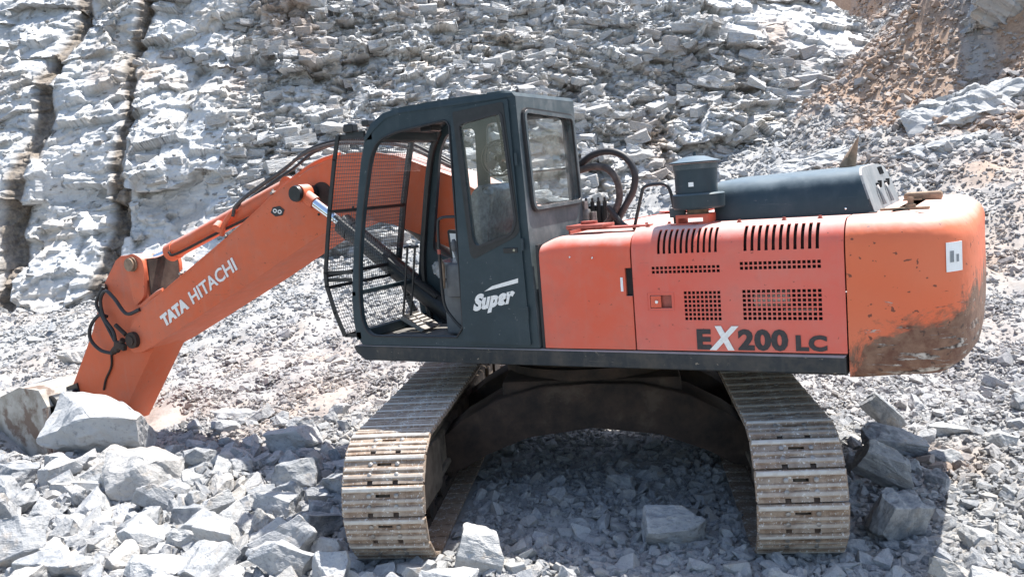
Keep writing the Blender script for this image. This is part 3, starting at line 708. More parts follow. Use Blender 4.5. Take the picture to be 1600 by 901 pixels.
# roof and front header wrap
bm = nb(); rp = [(.168, 2.700), (.148, 2.727), (.05, 2.738), (-.35, 2.742), (-.74, 2.728), (-.885, 2.706), (-1.0, 2.643), (-1.072, 2.548), (-1.06, 2.52), (-.98, 2.60), (-.87, 2.67), (-.74, 2.695), (.05, 2.700), (.10, 2.69)]
prism(bm, rp, YL - .004, YR + .004, 1, .006); part('roof', bm, 'teal', cab, smooth=True)
bm = nb(); box(bm, (-.02, YL + .16, 2.745), (.14, .16, .02), .006); part('roof_hatch', bm, 'teal', cab); bm = nb(); box(bm, (-.84, YL + .1, 2.725), (.05, .05, .03), .005); part('roof_bracket', bm, 'teal', cab)
bm = nb(); prism(bm, [(-1.262, 1.062), (.16, 1.062), (.16, 1.09), (-1.30, 1.09)], YL + .036, YR - .036); part('cab_floor', bm, 'mat', cab)
# rear wall with window
def rearx(z): return .205 - (z - 1.062) * .0243
RW = rounded([(YL + .085, 1.972), (YR - .055, 1.985), (YR - .075, 2.585), (YL + .07, 2.610)], .055, 6)
bm = nb(); plate(bm, [(YL + .003, 1.064), (YR - .003, 1.064), (YR - .003, 2.700), (YL + .003, 2.700)], [RW], 0, .03, 0)
for v in bm.verts: v.co.x = rearx(v.co.z) - .03 + v.co.x + .002
part('rear_wall', bm, 'tealrear', cab)
bm = nb(); plate(bm, grow(RW, .022), [grow(RW, -.002)], .032, .052, 0)
for v in bm.verts: v.co.x = rearx(v.co.z) - .03 + v.co.x
part('rear_window_rubber', bm, 'rubber', cab)
bm = nb(); plate(bm, grow(RW, .009), [grow(RW, -.014)], .05, .058, 0)
for v in bm.verts: v.co.x = rearx(v.co.z) - .03 + v.co.x
part('rear_window_trim', bm, 'tealrear', cab)
bm = nb(); prism(bm, RW, .014, .020, 0)
for v in bm.verts: v.co.x = rearx(v.co.z) - .03 + v.co.x
part('rear_window', bm, 'glassdirty', cab)
# rear door leaf: stands proud of the side, with a gloss black window surround
DL = [(-.372, 1.098), (.150, 1.080), (.118, 2.690), (-.318, 2.668)]
bm = nb(); plate(bm, rounded(DL, .02), [WN], YL - .016, YL - .002); dl = part('door', bm, 'teal', cab)
SUR = rounded([(-.305, 2.648), (.085, 2.672), (.135, 1.84), (.10, 1.80), (-.232, 1.665), (-.258, 1.70)], .02)
bm = nb(); plate(bm, SUR, [WN], YL - .0195, YL - .0162); part('window_surround', bm, 'black', dl)
bm = nb(); plate(bm, grow(WN, .012), [grow(WN, -.006)], YL - .024, YL - .0197); part('window_seal', bm, 'rubber', dl)
bm = nb(); prism(bm, WN, YL - .010, YL - .005); part('door_window', bm, 'glass', dl)
bm = nb(); box(bm, (.055, YL - .019, 1.715), (.105, .006, .034), .003); part('door_handle', bm, 'black', dl)
bm = nb(); cyl(bm, (.085, YL - .022, 1.715), (.085, YL - .027, 1.715), .009, seg=10); part('door_lock', bm, 'chrome', dl)
for z in (1.3, 1.75, 2.3):
    bm = nb(); cyl(bm, (.148, YL - .022, z - .04), (.148, YL - .022, z + .04), .009, seg=8); part('hinge', bm, 'teal', dl)
# "Super" with its swoosh
text('super_lettering', 'Super', .135, 'whitel', dl, (-.268, YL - .019, 1.318), (1, 0, .19), (0, 0, 1), .0085, .32, sx=1.02, spacing=.95)
bm = nb(); prism(bm, [(-.170, 1.446), (.092, 1.500), (.095, 1.530), (-.105, 1.482)], YL - .021, YL - .017); part('lettering_stripe', bm, 'whitel', dl)
# windshield, right windows and their frames
bm = nb()
FRONT = [(-1.305, 1.16), (-1.312, 1.30), (-1.300, 1.44), (-1.255, 1.72), (-1.19, 2.02), (-1.105, 2.375), (-1.045, 2.545)]
for (a, b) in zip(FRONT, FRONT[1:]):
    v = [bm.verts.new((p[0] + .01, y, p[1])) for p, y in ((a, YL + .03), (a, YR - .03), (b, YR - .03), (b, YL + .03))]; bm.faces.new(v)
bmesh.ops.solidify(bm, geom=bm.faces[:], thickness=.005); part('windshield', bm, 'glass', cab, smooth=True)
bm = nb()
box(bm, (-1.30, (YL + YR) / 2, 1.44), (.03, YR - YL, .03)); part('windshield_rail', bm, 'teal', cab); bm = nb()
box(bm, (-1.29, (YL + YR) / 2, 1.13), (.06, YR - YL, .07), .01); part('windshield_rail', bm, 'teal', cab); bm = nb(); box(bm, (-1.02, (YL + YR) / 2, 2.56), (.06, YR - YL, .07), .01); part('windshield_rail', bm, 'teal', cab)
bm = nb(); prism(bm, [(-.60, 1.62), (.10, 1.62), (.08, 2.60), (-.56, 2.62)], YR - .02, YR - .015); part('right_window', bm, 'glass', cab)
bm = nb()
bm.free()
for z in (1.98, 2.22): bm = nb(); tube(bm, [(-.62, YR + .01, z), (.10, YR + .01, z + .01)], .008, 6, False); part('window_guard_bar', bm, 'black', cab)
bm = nb(); tube(bm, [(-1.22, YR - .045, 1.12), (-1.25, YR - .045, 1.5), (-1.19, YR - .045, 1.9), (-1.08, YR - .045, 2.4), (-.98, YR - .045, 2.60)], .028, 8); part('front_post', bm, 'black', cab, smooth=True)
# rubber edge round the opening
bm = nb(); loop = [(p[0], YL - .003, p[1]) for p in grow(OP, .004)]
tube(bm, loop + [loop[0]], .0075, 6, False); part('opening_seal', bm, 'rubber', cab, smooth=True)

# front guard: bent frame and wire mesh
GP = [(-1.300, 2.585), (-1.352, 2.42), (-1.445, 2.06), (-1.545, 1.60), (-1.545, 1.50), (-1.49, 1.30), (-1.420, 1.13)]
def gx(z):
    for a, b in zip(GP, GP[1:]):
        if b[1] <= z <= a[1]: return a[0] + (b[0] - a[0]) * (a[1] - z) / (a[1] - b[1])
    return GP[0][0]
bm = nb()
for y in (YL - .005, YR + .04):
    for a, b in zip(GP, GP[1:]):
        d = Vector((b[0] - a[0], 0, b[1] - a[1])); L = d.length; m = Vector(((a[0] + b[0]) / 2, y, (a[1] + b[1]) / 2)); box(bm, m, (.030 if y < -1 else .055, .012, L + .008), 0, (0, math.atan2(d.x, d.z), 0))
for z in (2.585, 2.05, 1.58, 1.49, 1.13): box(bm, (gx(z) + .006, (YL + YR) / 2 + .017, z), (.012, YR - YL + .05, .024))
fg = part('front_guard', bm, 'black')
for z, x in ((2.57, -1.07), (1.545, -1.31), (1.13, -1.28), (1.60, -1.30)):
    bm = nb(); box(bm, ((gx(z) + x) / 2, YL + .005, z), (abs(x - gx(z)), .01, .028)); part('guard_bracket', bm, 'black', fg)
bm = nb()
def wire(a, b, r=.0023):
    a = Vector(a); b = Vector(b); d = (b - a).normalized(); n = d.orthogonal().normalized() * r; m = d.cross(n.normalized()) * r
    va = [bm.verts.new(a + q) for q in (n, m, -n)] if 0 else [bm.verts.new(a + q) for q in (n, -n * .5 + m * .87, -n * .5 - m * .87)]
    vb = [bm.verts.new(b + q) for q in (n, -n * .5 + m * .87, -n * .5 - m * .87)]
    for k in range(3): bm.faces.new((va[k], va[(k + 1) % 3], vb[(k + 1) % 3], vb[k]))
y = YL + .02
while y < YR + .03:
    for a, b in zip(GP, GP[1:]): wire((a[0], y, a[1]), (b[0], y, b[1]))
    y += .026
z = 1.15
while z < 2.58: wire((gx(z) + .003, YL, z), (gx(z) + .003, YR + .035, z)); z += .026
part('wire_mesh', bm, 'wire', fg, kind='stuff')
bm = nb(); box(bm, (-1.22, YL + .05, 2.635), (.085, .07, .062), .01); cyl(bm, (-1.265, YL + .05, 2.63), (-1.275, YL + .05, 2.63), .022, seg=14); box(bm, (-1.18, YL + .05, 2.59), (.16, .03, .03)); part('work_lamp', bm, 'black', fg)
bm = nb(); box(bm, (-1.06, YL + .06, 2.655), (.06, .10, .04), .006); part('lamp_bracket', bm, 'black', cab)

# interior
bm = nb(); prism(bm, rounded([(-.72, 1.52), (-.27, 1.50), (-.26, 1.60), (-.74, 1.64)], .03), -1.06, -.62, 1, .03); seat = part('seat', bm, 'seat', cab, smooth=True)
bm = nb(); prism(bm, rounded([(-.44, 1.60), (-.27, 1.58), (-.19, 2.12), (-.24, 2.17), (-.33, 2.12), (-.42, 1.9)], [.03, .03, .06, .05, .05, .2]), -1.08, -.64, 1, .06, 3); part('seat_back', bm, 'seat', seat, smooth=True)
bm = nb(); box(bm, (-.46, -.84, 1.30), (.42, .40, .40), .02); part('seat_base', bm, 'console', seat)
bm = nb(); box(bm, (-.22, -.52, 1.46), (.62, .14, .46), .03); box(bm, (-.22, -.52, 1.71), (.40, .10, .05), .02); part('side_console', bm, 'console', cab, smooth=True)
bm = nb(); box(bm, (-.50, -1.03, 1.50), (.20, .15, .24), .02); cyl(bm, (-.52, -1.03, 1.62), (-.55, -1.03, 1.72), .013); lathe(bm, [(.012, 1.70), (.022, 1.72), (.024, 1.76), (.01, 1.79)], (-.55, -1.03, 0), 12); part('joystick_console', bm, 'console', cab, smooth=True)
bm = nb(); prism(bm, [(-.52, 1.15), (-.30, 1.15), (-.28, 1.44), (-.50, 1.46)], -.78, -.76); part('beige_panel', bm, 'beige', cab)
bm = nb(); prism(bm, rounded([(-.86, 1.50), (-.66, 1.50), (-.72, 1.82), (-.88, 1.84)], .02), -.60, -.56, 1, .006); mp = part('monitor_panel', bm, 'black', cab)
bm = nb(); prism(bm, [(-.84, 1.56), (-.70, 1.58), (-.75, 1.80), (-.855, 1.81)], -.606, -.601); part('white_sheet', bm, 'white', mp)
for x in (-1.08, -1.01):
    bm = nb(); tube(bm, [(x - .11, -.86, 1.14), (x - .08, -.86, 1.30), (x, -.86, 1.73)], .009, 8, False); cyl(bm, (x - .03, -.86, 1.735), (x + .03, -.86, 1.74), .011, seg=8); part('travel_lever', bm, 'black', cab)
for y in (-.90, -.78):
    bm = nb(); prism(bm, [(-1.15, 1.20), (-1.12, 1.22), (-.93, 1.12), (-.96, 1.10)], y - .05, y + .05)
    for k in range(5): box(bm, (-1.12 + k * .035, y, 1.222 - k * .018), (.01, .09, .012))
    part('pedal', bm, 'steel', cab)
bm = nb(); tube(bm, [(-.40, YL + .07, 1.955), (-.52, YL + .07, 1.952), (-.555, YL + .07, 1.90), (-.565, YL + .07, 1.62), (-.56, YL + .07, 1.36), (-.50, YL + .07, 1.25), (-.42, YL + .07, 1.17)], .0105, 8); part('door_grab_rail', bm, 'black', cab, smooth=True)
bm = nb(); cyl(bm, (-.5645, YL + .07, 1.70), (-.565, YL + .07, 1.735), .0125, seg=8); part('red_tape', bm, 'redpart', cab)
bm = nb(); tube(bm, [(-.61, -1.12, 1.45), (-.60, -1.12, 1.60), (-.62, -1.12, 1.66)], .014, 8); part('brake_lever', bm, 'tan', cab, smooth=True)
# fan under the roof
fc = Vector((-.33, -.66, 2.34)); bm = nb(); ring = lambda r, dx, w: tube(bm, [(fc.x + r * math.cos(a), fc.y + dx, fc.z + r * math.sin(a)) for a in [2 * PI * k / 24 for k in range(25)]], w, 5, False)
for r in (.125, .09, .055): ring(r, -.05 + (.125 - r) * -.2, .0025)
ring(.13, 0, .005); ring(.125, .05, .0025)
for k in range(36):
    a = 2 * PI * k / 36; tube(bm, [(fc.x + .02 * math.cos(a), fc.y - .07, fc.z + .02 * math.sin(a)), (fc.x + .09 * math.cos(a), fc.y - .062, fc.z + .09 * math.sin(a)), (fc.x + .13 * math.cos(a), fc.y, fc.z + .13 * math.sin(a))], .0018, 4, False)
fan = part('fan', bm, 'console', cab)
bm = nb(); lathe(bm, [(.028, -.02), (.028, .06), (.02, .09)], fc, 16, 'y'); tube(bm, [fc + Vector((0, .06, 0)), fc + Vector((-.01, .07, .16)), fc + Vector((-.03, .05, .33))], .012, 8); part('fan_motor', bm, 'black', fan, smooth=True)
bm = nb()
for k in range(4):
    a = PI / 2 * k; q = [fc + Vector((math.cos(a + da) * r, dy, math.sin(a + da) * r)) for da, r, dy in ((0, .03, -.02), (.25, .11, -.03), (.95, .11, .0), (.7, .03, .01))]
    bm.faces.new([bm.verts.new(p) for p in q])
bmesh.ops.solidify(bm, geom=bm.faces[:], thickness=.003); part('fan_blade', bm, 'console', fan)
bm = nb(); box(bm, (-.80, -.82, 2.60), (.10, .14, .05), .01); part('rear_view_mirror', bm, 'black', cab)

# ------------------------------------------------------------------ boom, arm, bucket
BO = [(-5.19, .78), (-5.13, .72), (-5.00, .725), (-4.807, .80), (-4.081, 1.107), (-3.368, 1.413), (-2.884, 1.635), (-2.43, 1.835), (-2.10, 1.93), (-1.85, 1.945), (-1.62, 1.90), (-1.34, 1.79), (-.30, 1.33), (-.12, 1.28), (.02, 1.34), (.06, 1.48), (-.02, 1.60), (-.60, 2.03), (-.967, 2.225), (-1.505, 2.440), (-1.75, 2.495), (-2.0, 2.510), (-2.20, 2.490), (-2.48, 2.430), (-2.886, 2.240), (-3.693, 1.790), (-4.575, 1.345), (-4.90, 1.20), (-5.10, 1.02), (-5.20, .90)]
bm = nb(); prism(bm, BO, -.28, .28, 1, .008); boom = part('boom', bm, 'orange', smooth=True, angle=30)
bm = nb()
for (a, b) in zip(BO[18:28], BO[19:29]):
    d = Vector((b[0] - a[0], 0, b[1] - a[1])); 
    box(bm, ((a[0] + b[0]) / 2, -.272, (a[1] + b[1]) / 2 + .006), (d.length, .016, .014), 0, (0, -math.atan2(d.z, d.x), 0))
part('weld_flange', bm, 'orange', boom)
for y in (-1, 1):
    bm = nb(); lathe(bm, [(.115, 0), (.115, .012 * y), (.095, .014 * y), (0, .014 * y)], (-2.36, y * .28, 2.185), 32, 'y'); part('pin_boss', bm, 'rust', boom, smooth=True)
bm = nb(); cyl(bm, (-2.44, -.52, 2.215), (-2.44, .52, 2.215), .062, seg=24); part('cylinder_pin', bm, 'black', boom, smooth=True)
bm = nb(); cyl(bm, (-2.44, -.52, 2.215), (-2.44, -.545, 2.215), .072, .066, seg=24); part('pin_cap', bm, 'black', boom, smooth=True)
for x, z in ((-2.03, 2.06), (-2.20, 1.98), (-1.98, 1.92), (-2.42, 2.02)):
    bm = nb(); lathe(bm, [(.012, 0), (.010, -.006), (0, -.008)], (x, -.282, z), 10, 'y'); part('grease_fitting', bm, 'rust', boom, smooth=True)
# pipes along the boom's upper edge
def along(P, o):   # offset path
    return [(x + o[0], o[1], z + o[2]) for x, z in P]
TOPP = [(-4.55, 1.36), (-3.693, 1.80), (-3.2, 2.07), (-2.886, 2.255), (-2.50, 2.435), (-2.20, 2.500)]
bm = nb(); tube(bm, along(TOPP, (0.02, -.235, .030)), .014, 8); part('boom_pipe', bm, 'orange', boom, smooth=True)
bm = nb(); tube(bm, along(TOPP, (-.0, -.175, .034)), .014, 8); part('boom_pipe', bm, 'orange', boom, smooth=True)
bm = nb(); tube(bm, along([(-4.95, 1.17), (-4.70, 1.30), (-4.575, 1.345)], (0.0, -.26, .03)), .022, 8); part('boom_pipe', bm, 'orange', boom, smooth=True)
for x, z in ((-3.62, 1.84), (-2.97, 2.21), (-4.30, 1.50), (-2.62, 2.40)):
    bm = nb(); box(bm, (x, -.205, z + .035), (.035, .13, .022), .003, (0, -.5, 0)); cyl(bm, (x, -.235, z + .04), (x - .01, -.235, z + .066), .010, seg=8); part('pipe_clamp', bm, 'steel', boom)
bm = nb(); prism(bm, [(-3.06, 2.20), (-2.86, 2.28), (-2.80, 2.36), (-2.98, 2.34)], -.12, -.09, 1); part('cylinder_bracket', bm, 'orange', boom)
bm = nb(); prism(bm, [(-3.06, 2.20), (-2.86, 2.28), (-2.80, 2.36), (-2.98, 2.34)], .09, .12, 1); part('cylinder_bracket', bm, 'orange', boom)
# hoses looping over the boom
for k, (y, dz, r) in enumerate(((-.13, .0, .017), (-.07, .035, .015), (.02, .02, .015))):
    bm = nb(); tube(bm, [(-3.63, y, 2.06 + dz * .2), (-3.55, y, 2.17 + dz), (-3.2, y, 2.33 + dz), (-2.93, y, 2.44 + dz), (-2.65, y, 2.57 + dz), (-2.3, y, 2.625 + dz), (-1.95, y, 2.60 + dz), (-1.55, y, 2.54 + dz), (-1.1, y + .05, 2.32)], r, 8); part('hydraulic_hose', bm, ('hose_dusty', 'rubber', 'rubber')[k], boom, smooth=True)
# maker's lettering
dz_ = (Vector((-2.884, 0, 1.635)) - Vector((-4.807, 0, .80))).normalized()
th_ = .468; UX = (math.cos(th_), 0, math.sin(th_)); UY = (-math.sin(th_), 0, math.cos(th_))
text('maker_lettering', 'TATA', .155, 'whitel', boom, (-4.59, -.284, 1.005), UX, UY, .0095, 0, .003, sx=1.06)
text('maker_lettering', 'HITACHI', .180, 'whitel', boom, (-4.15, -.284, 1.225), UX, UY, .0035, 0, .003, sx=1.07)
# hexagonal badge
bm = nb(); bc = Vector((-2.90, -.283, 2.075)); hexp = [(bc.x + .085 * math.cos(a + .15), bc.z + .05 * math.sin(a + .15)) for a in [PI / 3 * k for k in range(6)]]; prism(bm, hexp, -.286, -.281); bd = part('badge', bm, 'dark_letter', boom)
bm = nb()
for dx, dz in ((-.028, .006), (.028, -.006)): plate(bm, [(bc.x + dx + .026 * math.cos(a), bc.z + dz + .020 * math.sin(a)) for a in [PI / 4 * k for k in range(8)]], [[(bc.x + dx + .015 * math.cos(a), bc.z + dz + .010 * math.sin(a)) for a in [PI / 4 * k for k in range(8)]]], -.289, -.2862)
part('badge_emblem', bm, 'whitel', bd)

def cylinder(name, p0, p1, p2, r, rr, mat, parent=EX, cap=None):
    """p0 base eye, p1 gland end of the barrel, p2 rod eye"""
    p0, p1, p2 = map(Vector, (p0, p1, p2)); d = (p1 - p0).normalized()
    bm = nb(); tube(bm, [p0, p1], r, 24, False); tube(bm, [p1 - d * .10, p1 + d * .012], r * 1.10, 24, False); cyl(bm, p0 - Vector((0, .07, 0)), p0 + Vector((0, .07, 0)), r * 1.02)
    b = part(name, bm, mat, parent, smooth=True)
    bm = nb(); tube(bm, [p1, p2], rr, 20, False); part('piston_rod', bm, 'chrome', b, smooth=True)
    bm = nb(); cyl(bm, p2 - Vector((0, .06, 0)), p2 + Vector((0, .06, 0)), rr * 1.7); cyl(bm, p2, p2 - (p2 - p1).normalized() * .16, rr * 1.25); part('rod_eye', bm, cap or 'tan', b, smooth=True)
    return b
for s in (-1, 1):
    bcyl = cylinder('boom_cylinder', (-.98, s * .44, 1.12), (-2.02, s * .44, 1.925), (-2.44, s * .44, 2.215), .085, .045, 'black', cap='orange')
    bm = nb(); tube(bm, [(-2.0, s * .56, 2.0), (-1.9, s * .57, 1.93), (-1.4, s * .56, 1.55), (-1.1, s * .5, 1.3)], .018, 8); part('cylinder_pipe', bm, 'rubber', bcyl, smooth=True)
acyl = cylinder('arm_cylinder', (-2.96, 0, 2.30), (-4.70, 0, 1.735), (-5.12, 0, 1.632), .088, .05, 'orange')
bm = nb(); tube(bm, [(-3.35, -.10, 2.06), (-3.9, -.115, 1.90), (-4.5, -.115, 1.72), (-4.62, -.10, 1.74)], .014, 8); part('cylinder_pipe', bm, 'rust', acyl, smooth=True)
bm = nb(); tube(bm, [(-3.62, -.10, 2.12), (-3.65, -.13, 2.08), (-3.75, -.14, 1.98), (-3.80, -.13, 1.88)], .026, 10); cyl(bm, (-3.82, -.11, 1.99), (-3.82, -.17, 1.95), .05); part('cylinder_fitting', bm, 'orange', acyl, smooth=True)

AR = [(-5.33, 1.69), (-5.24, 1.735), (-5.02, 1.745), (-4.93, 1.69), (-4.90, 1.45), (-4.86, 1.16), (-4.86, .80), (-5.32, .26), (-5.62, -.10), (-6.50, -.10), (-6.34, .30), (-5.86, .92), (-5.56, 1.45)]
bm = nb(); prism(bm, AR, -.20, .20, 1, .008); arm = part('arm', bm, 'orange', smooth=True, angle=30)
for y in (-1, 1):
    bm = nb(); prism(bm, rounded([(-5.14, 1.73), (-4.98, 1.755), (-4.86, 1.70), (-4.84, 1.58), (-4.90, 1.30), (-5.06, 1.20)], .05), y * .205, y * .245, 1, .004); part('arm_lug', bm, 'orange', arm, smooth=True)
bm = nb(); cyl(bm, (-5.0, -.30, 1.645), (-5.0, .30, 1.645), .05); cyl(bm, (-5.0, -.27, 1.645), (-5.0, -.255, 1.645), .075); cyl(bm, (-5.0, -.29, 1.645), (-5.0, -.305, 1.645), .068); part('arm_cylinder_pin', bm, 'tan', arm, smooth=True)
bm = nb(); box(bm, (-4.85, 0, 1.38), (.02, .38, .62)); part('arm_back_plate', bm, 'rust', arm)
bm = nb(); cyl(bm, (-5.08, -.33, .86), (-5.08, .33, .86), .085, seg=24); cyl(bm, (-5.08, -.33, .86), (-5.08, -.345, .86), .05, seg=18); part('arm_pivot_pin', bm, 'rust', boom, smooth=True)
bm = nb(); box(bm, (-5.28, -.31, .80), (.16, .05, .07), .01, (0, .3, 0)); cyl(bm, (-5.36, -.30, .74), (-5.24, -.30, .86), .03); cyl(bm, (-5.16, -.32, .92), (-5.30, -.32, 1.02), .022); cyl(bm, (-5.46, -.27, .72), (-5.36, -.27, .80), .035); part('swivel_fitting', bm, 'rust', arm, smooth=True)
for k, P in enumerate(([(-4.93, -.29, 1.18), (-5.12, -.31, 1.14), (-5.28, -.31, 1.30), (-5.42, -.30, 1.38), (-5.52, -.30, 1.28), (-5.50, -.30, 1.10), (-5.38, -.30, .95), (-5.36, -.30, .80)],
                       [(-5.50, -.26, 1.10), (-5.60, -.28, 1.12), (-5.74, -.30, 1.00), (-5.77, -.30, .86), (-5.66, -.28, .74), (-5.48, -.26, .70)],
                       [(-5.50, -.26, 1.42), (-5.62, -.28, 1.25), (-5.55, -.28, 1.10), (-5.40, -.28, .84)])):
    bm = nb(); tube(bm, P, .019, 8); part('hydraulic_hose', bm, 'rubber', arm, smooth=True)
bm = nb(); lathe(bm, [(.05, -.21), (.05, -.25), (.03, -.26)], (-5.55, 0, 1.40), 14, 'y'); part('arm_pin', bm, 'rust', arm, smooth=True)
bm = nb(); tube(bm, [(-5.57, -.215, .72), (-5.60, -.215, .55), (-5.72, -.215, .40), (-5.78, -.215, .28)], .012, 6); part('arm_pipe', bm, 'rust', arm, smooth=True)

# bucket, dug in beside the slab
BK = Vector((-6.75, 0, -.02))
bm = nb()
prof = [(.42, .16), (.30, .34), (-.05, .36), (-.42, .24), (-.72, .0), (-.86, -.32), (-.80, -.62), (-.58, -.80)]
def bw(y0, y1):
    pass
ins_ = [(x * .955 - .005, z * .95 - .01) for x, z in prof]
for s in (-1, 1):
    prism(bm, [(BK.x + x, BK.z + z) for x, z in prof] + [(BK.x + .40, BK.z - .50)], s * .50, s * .53)
for (a, b), (c_, d) in zip(zip(prof, prof[1:]), zip(ins_, ins_[1:])):
    q = [(BK.x + p[0], BK.z + p[1]) for p in (a, b, d, c_)]; prism(bm, q, -.50, .50)
bucket = part('bucket', bm, 'bucket')
bm = nb()
for s in (-1, 1): prism(bm, [(BK.x + .30, BK.z + .30), (BK.x + .52, BK.z + .36), (BK.x + .56, BK.z + .12), (BK.x + .40, BK.z + .02)], s * .16, s * .22)
cyl(bm, (BK.x + .48, -.34, BK.z + .24), (BK.x + .48, .34, BK.z + .24), .055); cyl(bm, (BK.x + .40, -.46, .14), (BK.x + .40, -.30, .14), .11)
part('bucket_hinge', bm, 'black', bucket, smooth=True)
bm = nb()
bm.free()
for s in (-1, 1): bm = nb(); prism(bm, [(BK.x + .42, BK.z + .16), (BK.x + .40, BK.z - .50), (BK.x + .33, BK.z - .50), (BK.x + .35, BK.z + .14)], s * .532, s * .55); part('side_cutter', bm, 'bucketin', bucket)
for k in range(5):
    bm = nb(); y = -.42 + .21 * k; prism(bm, [(BK.x - .52, BK.z - .72), (BK.x - .62, BK.z - .82), (BK.x - .30, BK.z - .92)], y - .04, y + .04); part('tooth', bm, 'steel', bucket)

# ------------------------------------------------------------------ undercarriage
TH = .385; TZ = .70; BOT = -.095; LL = 4.24
U4 = Matrix.Rotation(TH, 4, 'Z')
tilt = Matrix.Identity(4); tilt[2][0] = -.022; tilt[2][1] = .022; tilt[2][3] = .02
U4 = U4 @ Matrix(((1, 0, 0, 0), (0, 1, 0, 0), (-.018, .020, 1, .0), (0, 0, 0, 1)))
r_ = (TZ - BOT) / 2; zc = (TZ + BOT) / 2; half = LL / 2 - r_; pitch = .19; SW = .50
peri = 4 * half + 2 * PI * r_; ns = round(peri / pitch); pitch = peri / ns
def shoe_mesh():
    bm = nb(); p = pitch * .450
    sx = [-.25, -.244, -.094, -.060, -.044, -.03, .03, .044, .060, .094, .244, .25]; sy = [-p - .004, -p + .004, -p + .024, -.046, -.026, .020, .038, p - .004, p]
    def keep(x, y):
        if abs(x) < .044 and (-.046 < y < -.026 or .020 < y < .038): return False
        if y < -p + .024 and .060 < abs(x) < .094: return False
        if abs(x) > .244 and (y > p - .004 or y < -p + .004): return False
        return True
    sheet(bm, sx, sy, keep, lambda x, y: ((x, y, .004 * (1 - (x / .25) ** 4)), (0, 0, 1)), .016)
    # three grousers pressed across the shoe
    for y, h, w in ((-p + .038, .012, .020), (-.002, .012, .017), (p - .019, .017, .020)):
        poly = [(y - w, .001), (y - w * .75, h * .7), (y - w * .35, h), (y + w * .35, h), (y + w * .75, h * .7), (y + w, .001)]
        a = [bm.verts.new((-.247 + (0, .003, .010, .010, .003, 0)[k], q[0], q[1])) for k, q in enumerate(poly)]; b = [bm.verts.new((.247 - (0, .003, .010, .010, .003, 0)[k], q[0], q[1])) for k, q in enumerate(poly)]
        bm.faces.new(a); bm.faces.new(b[::-1])
        for k in range(6): bm.faces.new((a[k], a[(k + 1) % 6], b[(k + 1) % 6], b[k]))
    me = bpy.data.meshes.new('track_shoe'); bmesh.ops.recalc_face_normals(bm, faces=bm.faces); bm.to_mesh(me); bm.free(); me.materials.append(M_['shoe']); return me
shoe = shoe_mesh()
bm = nb()
for x in (-.082, .082):
    for y in (-.036, .029): lathe(bm, [(.015, 0), (.014, .010), (.006, .013), (0, .013)], (x, y, .002), 8)
bolts = bpy.data.meshes.new('shoe_bolts'); bm.to_mesh(bolts); bm.free(); bolts.materials.append(M_['steel'])
bm = nb()
for x in (-.077, .077): box(bm, (x, -pitch * .25, -.038), (.036, pitch * .9, .06), .006)
linkm = bpy.data.meshes.new('chain_link'); bm.to_mesh(linkm); bm.free(); linkm.materials.append(M_['rust'])
def trackpath(s):
    s = s % peri
    if s < 2 * half: return Vector((0, -half + s, zc + r_)), Vector((0, 1, 0))
    s -= 2 * half
    if s < PI * r_: a = PI / 2 - s / r_; return Vector((0, half + r_ * math.cos(a), zc + r_ * math.sin(a))), Vector((0, math.sin(a), -math.cos(a)))
    s -= PI * r_
    if s < 2 * half: return Vector((0, half - s, zc - r_)), Vector((0, -1, 0))
    s -= 2 * half; a = -PI / 2 - s / r_; return Vector((0, -half + r_ * math.cos(a), zc + r_ * math.sin(a))), Vector((0, math.sin(a), -math.cos(a)))
wk = random.Random(3)
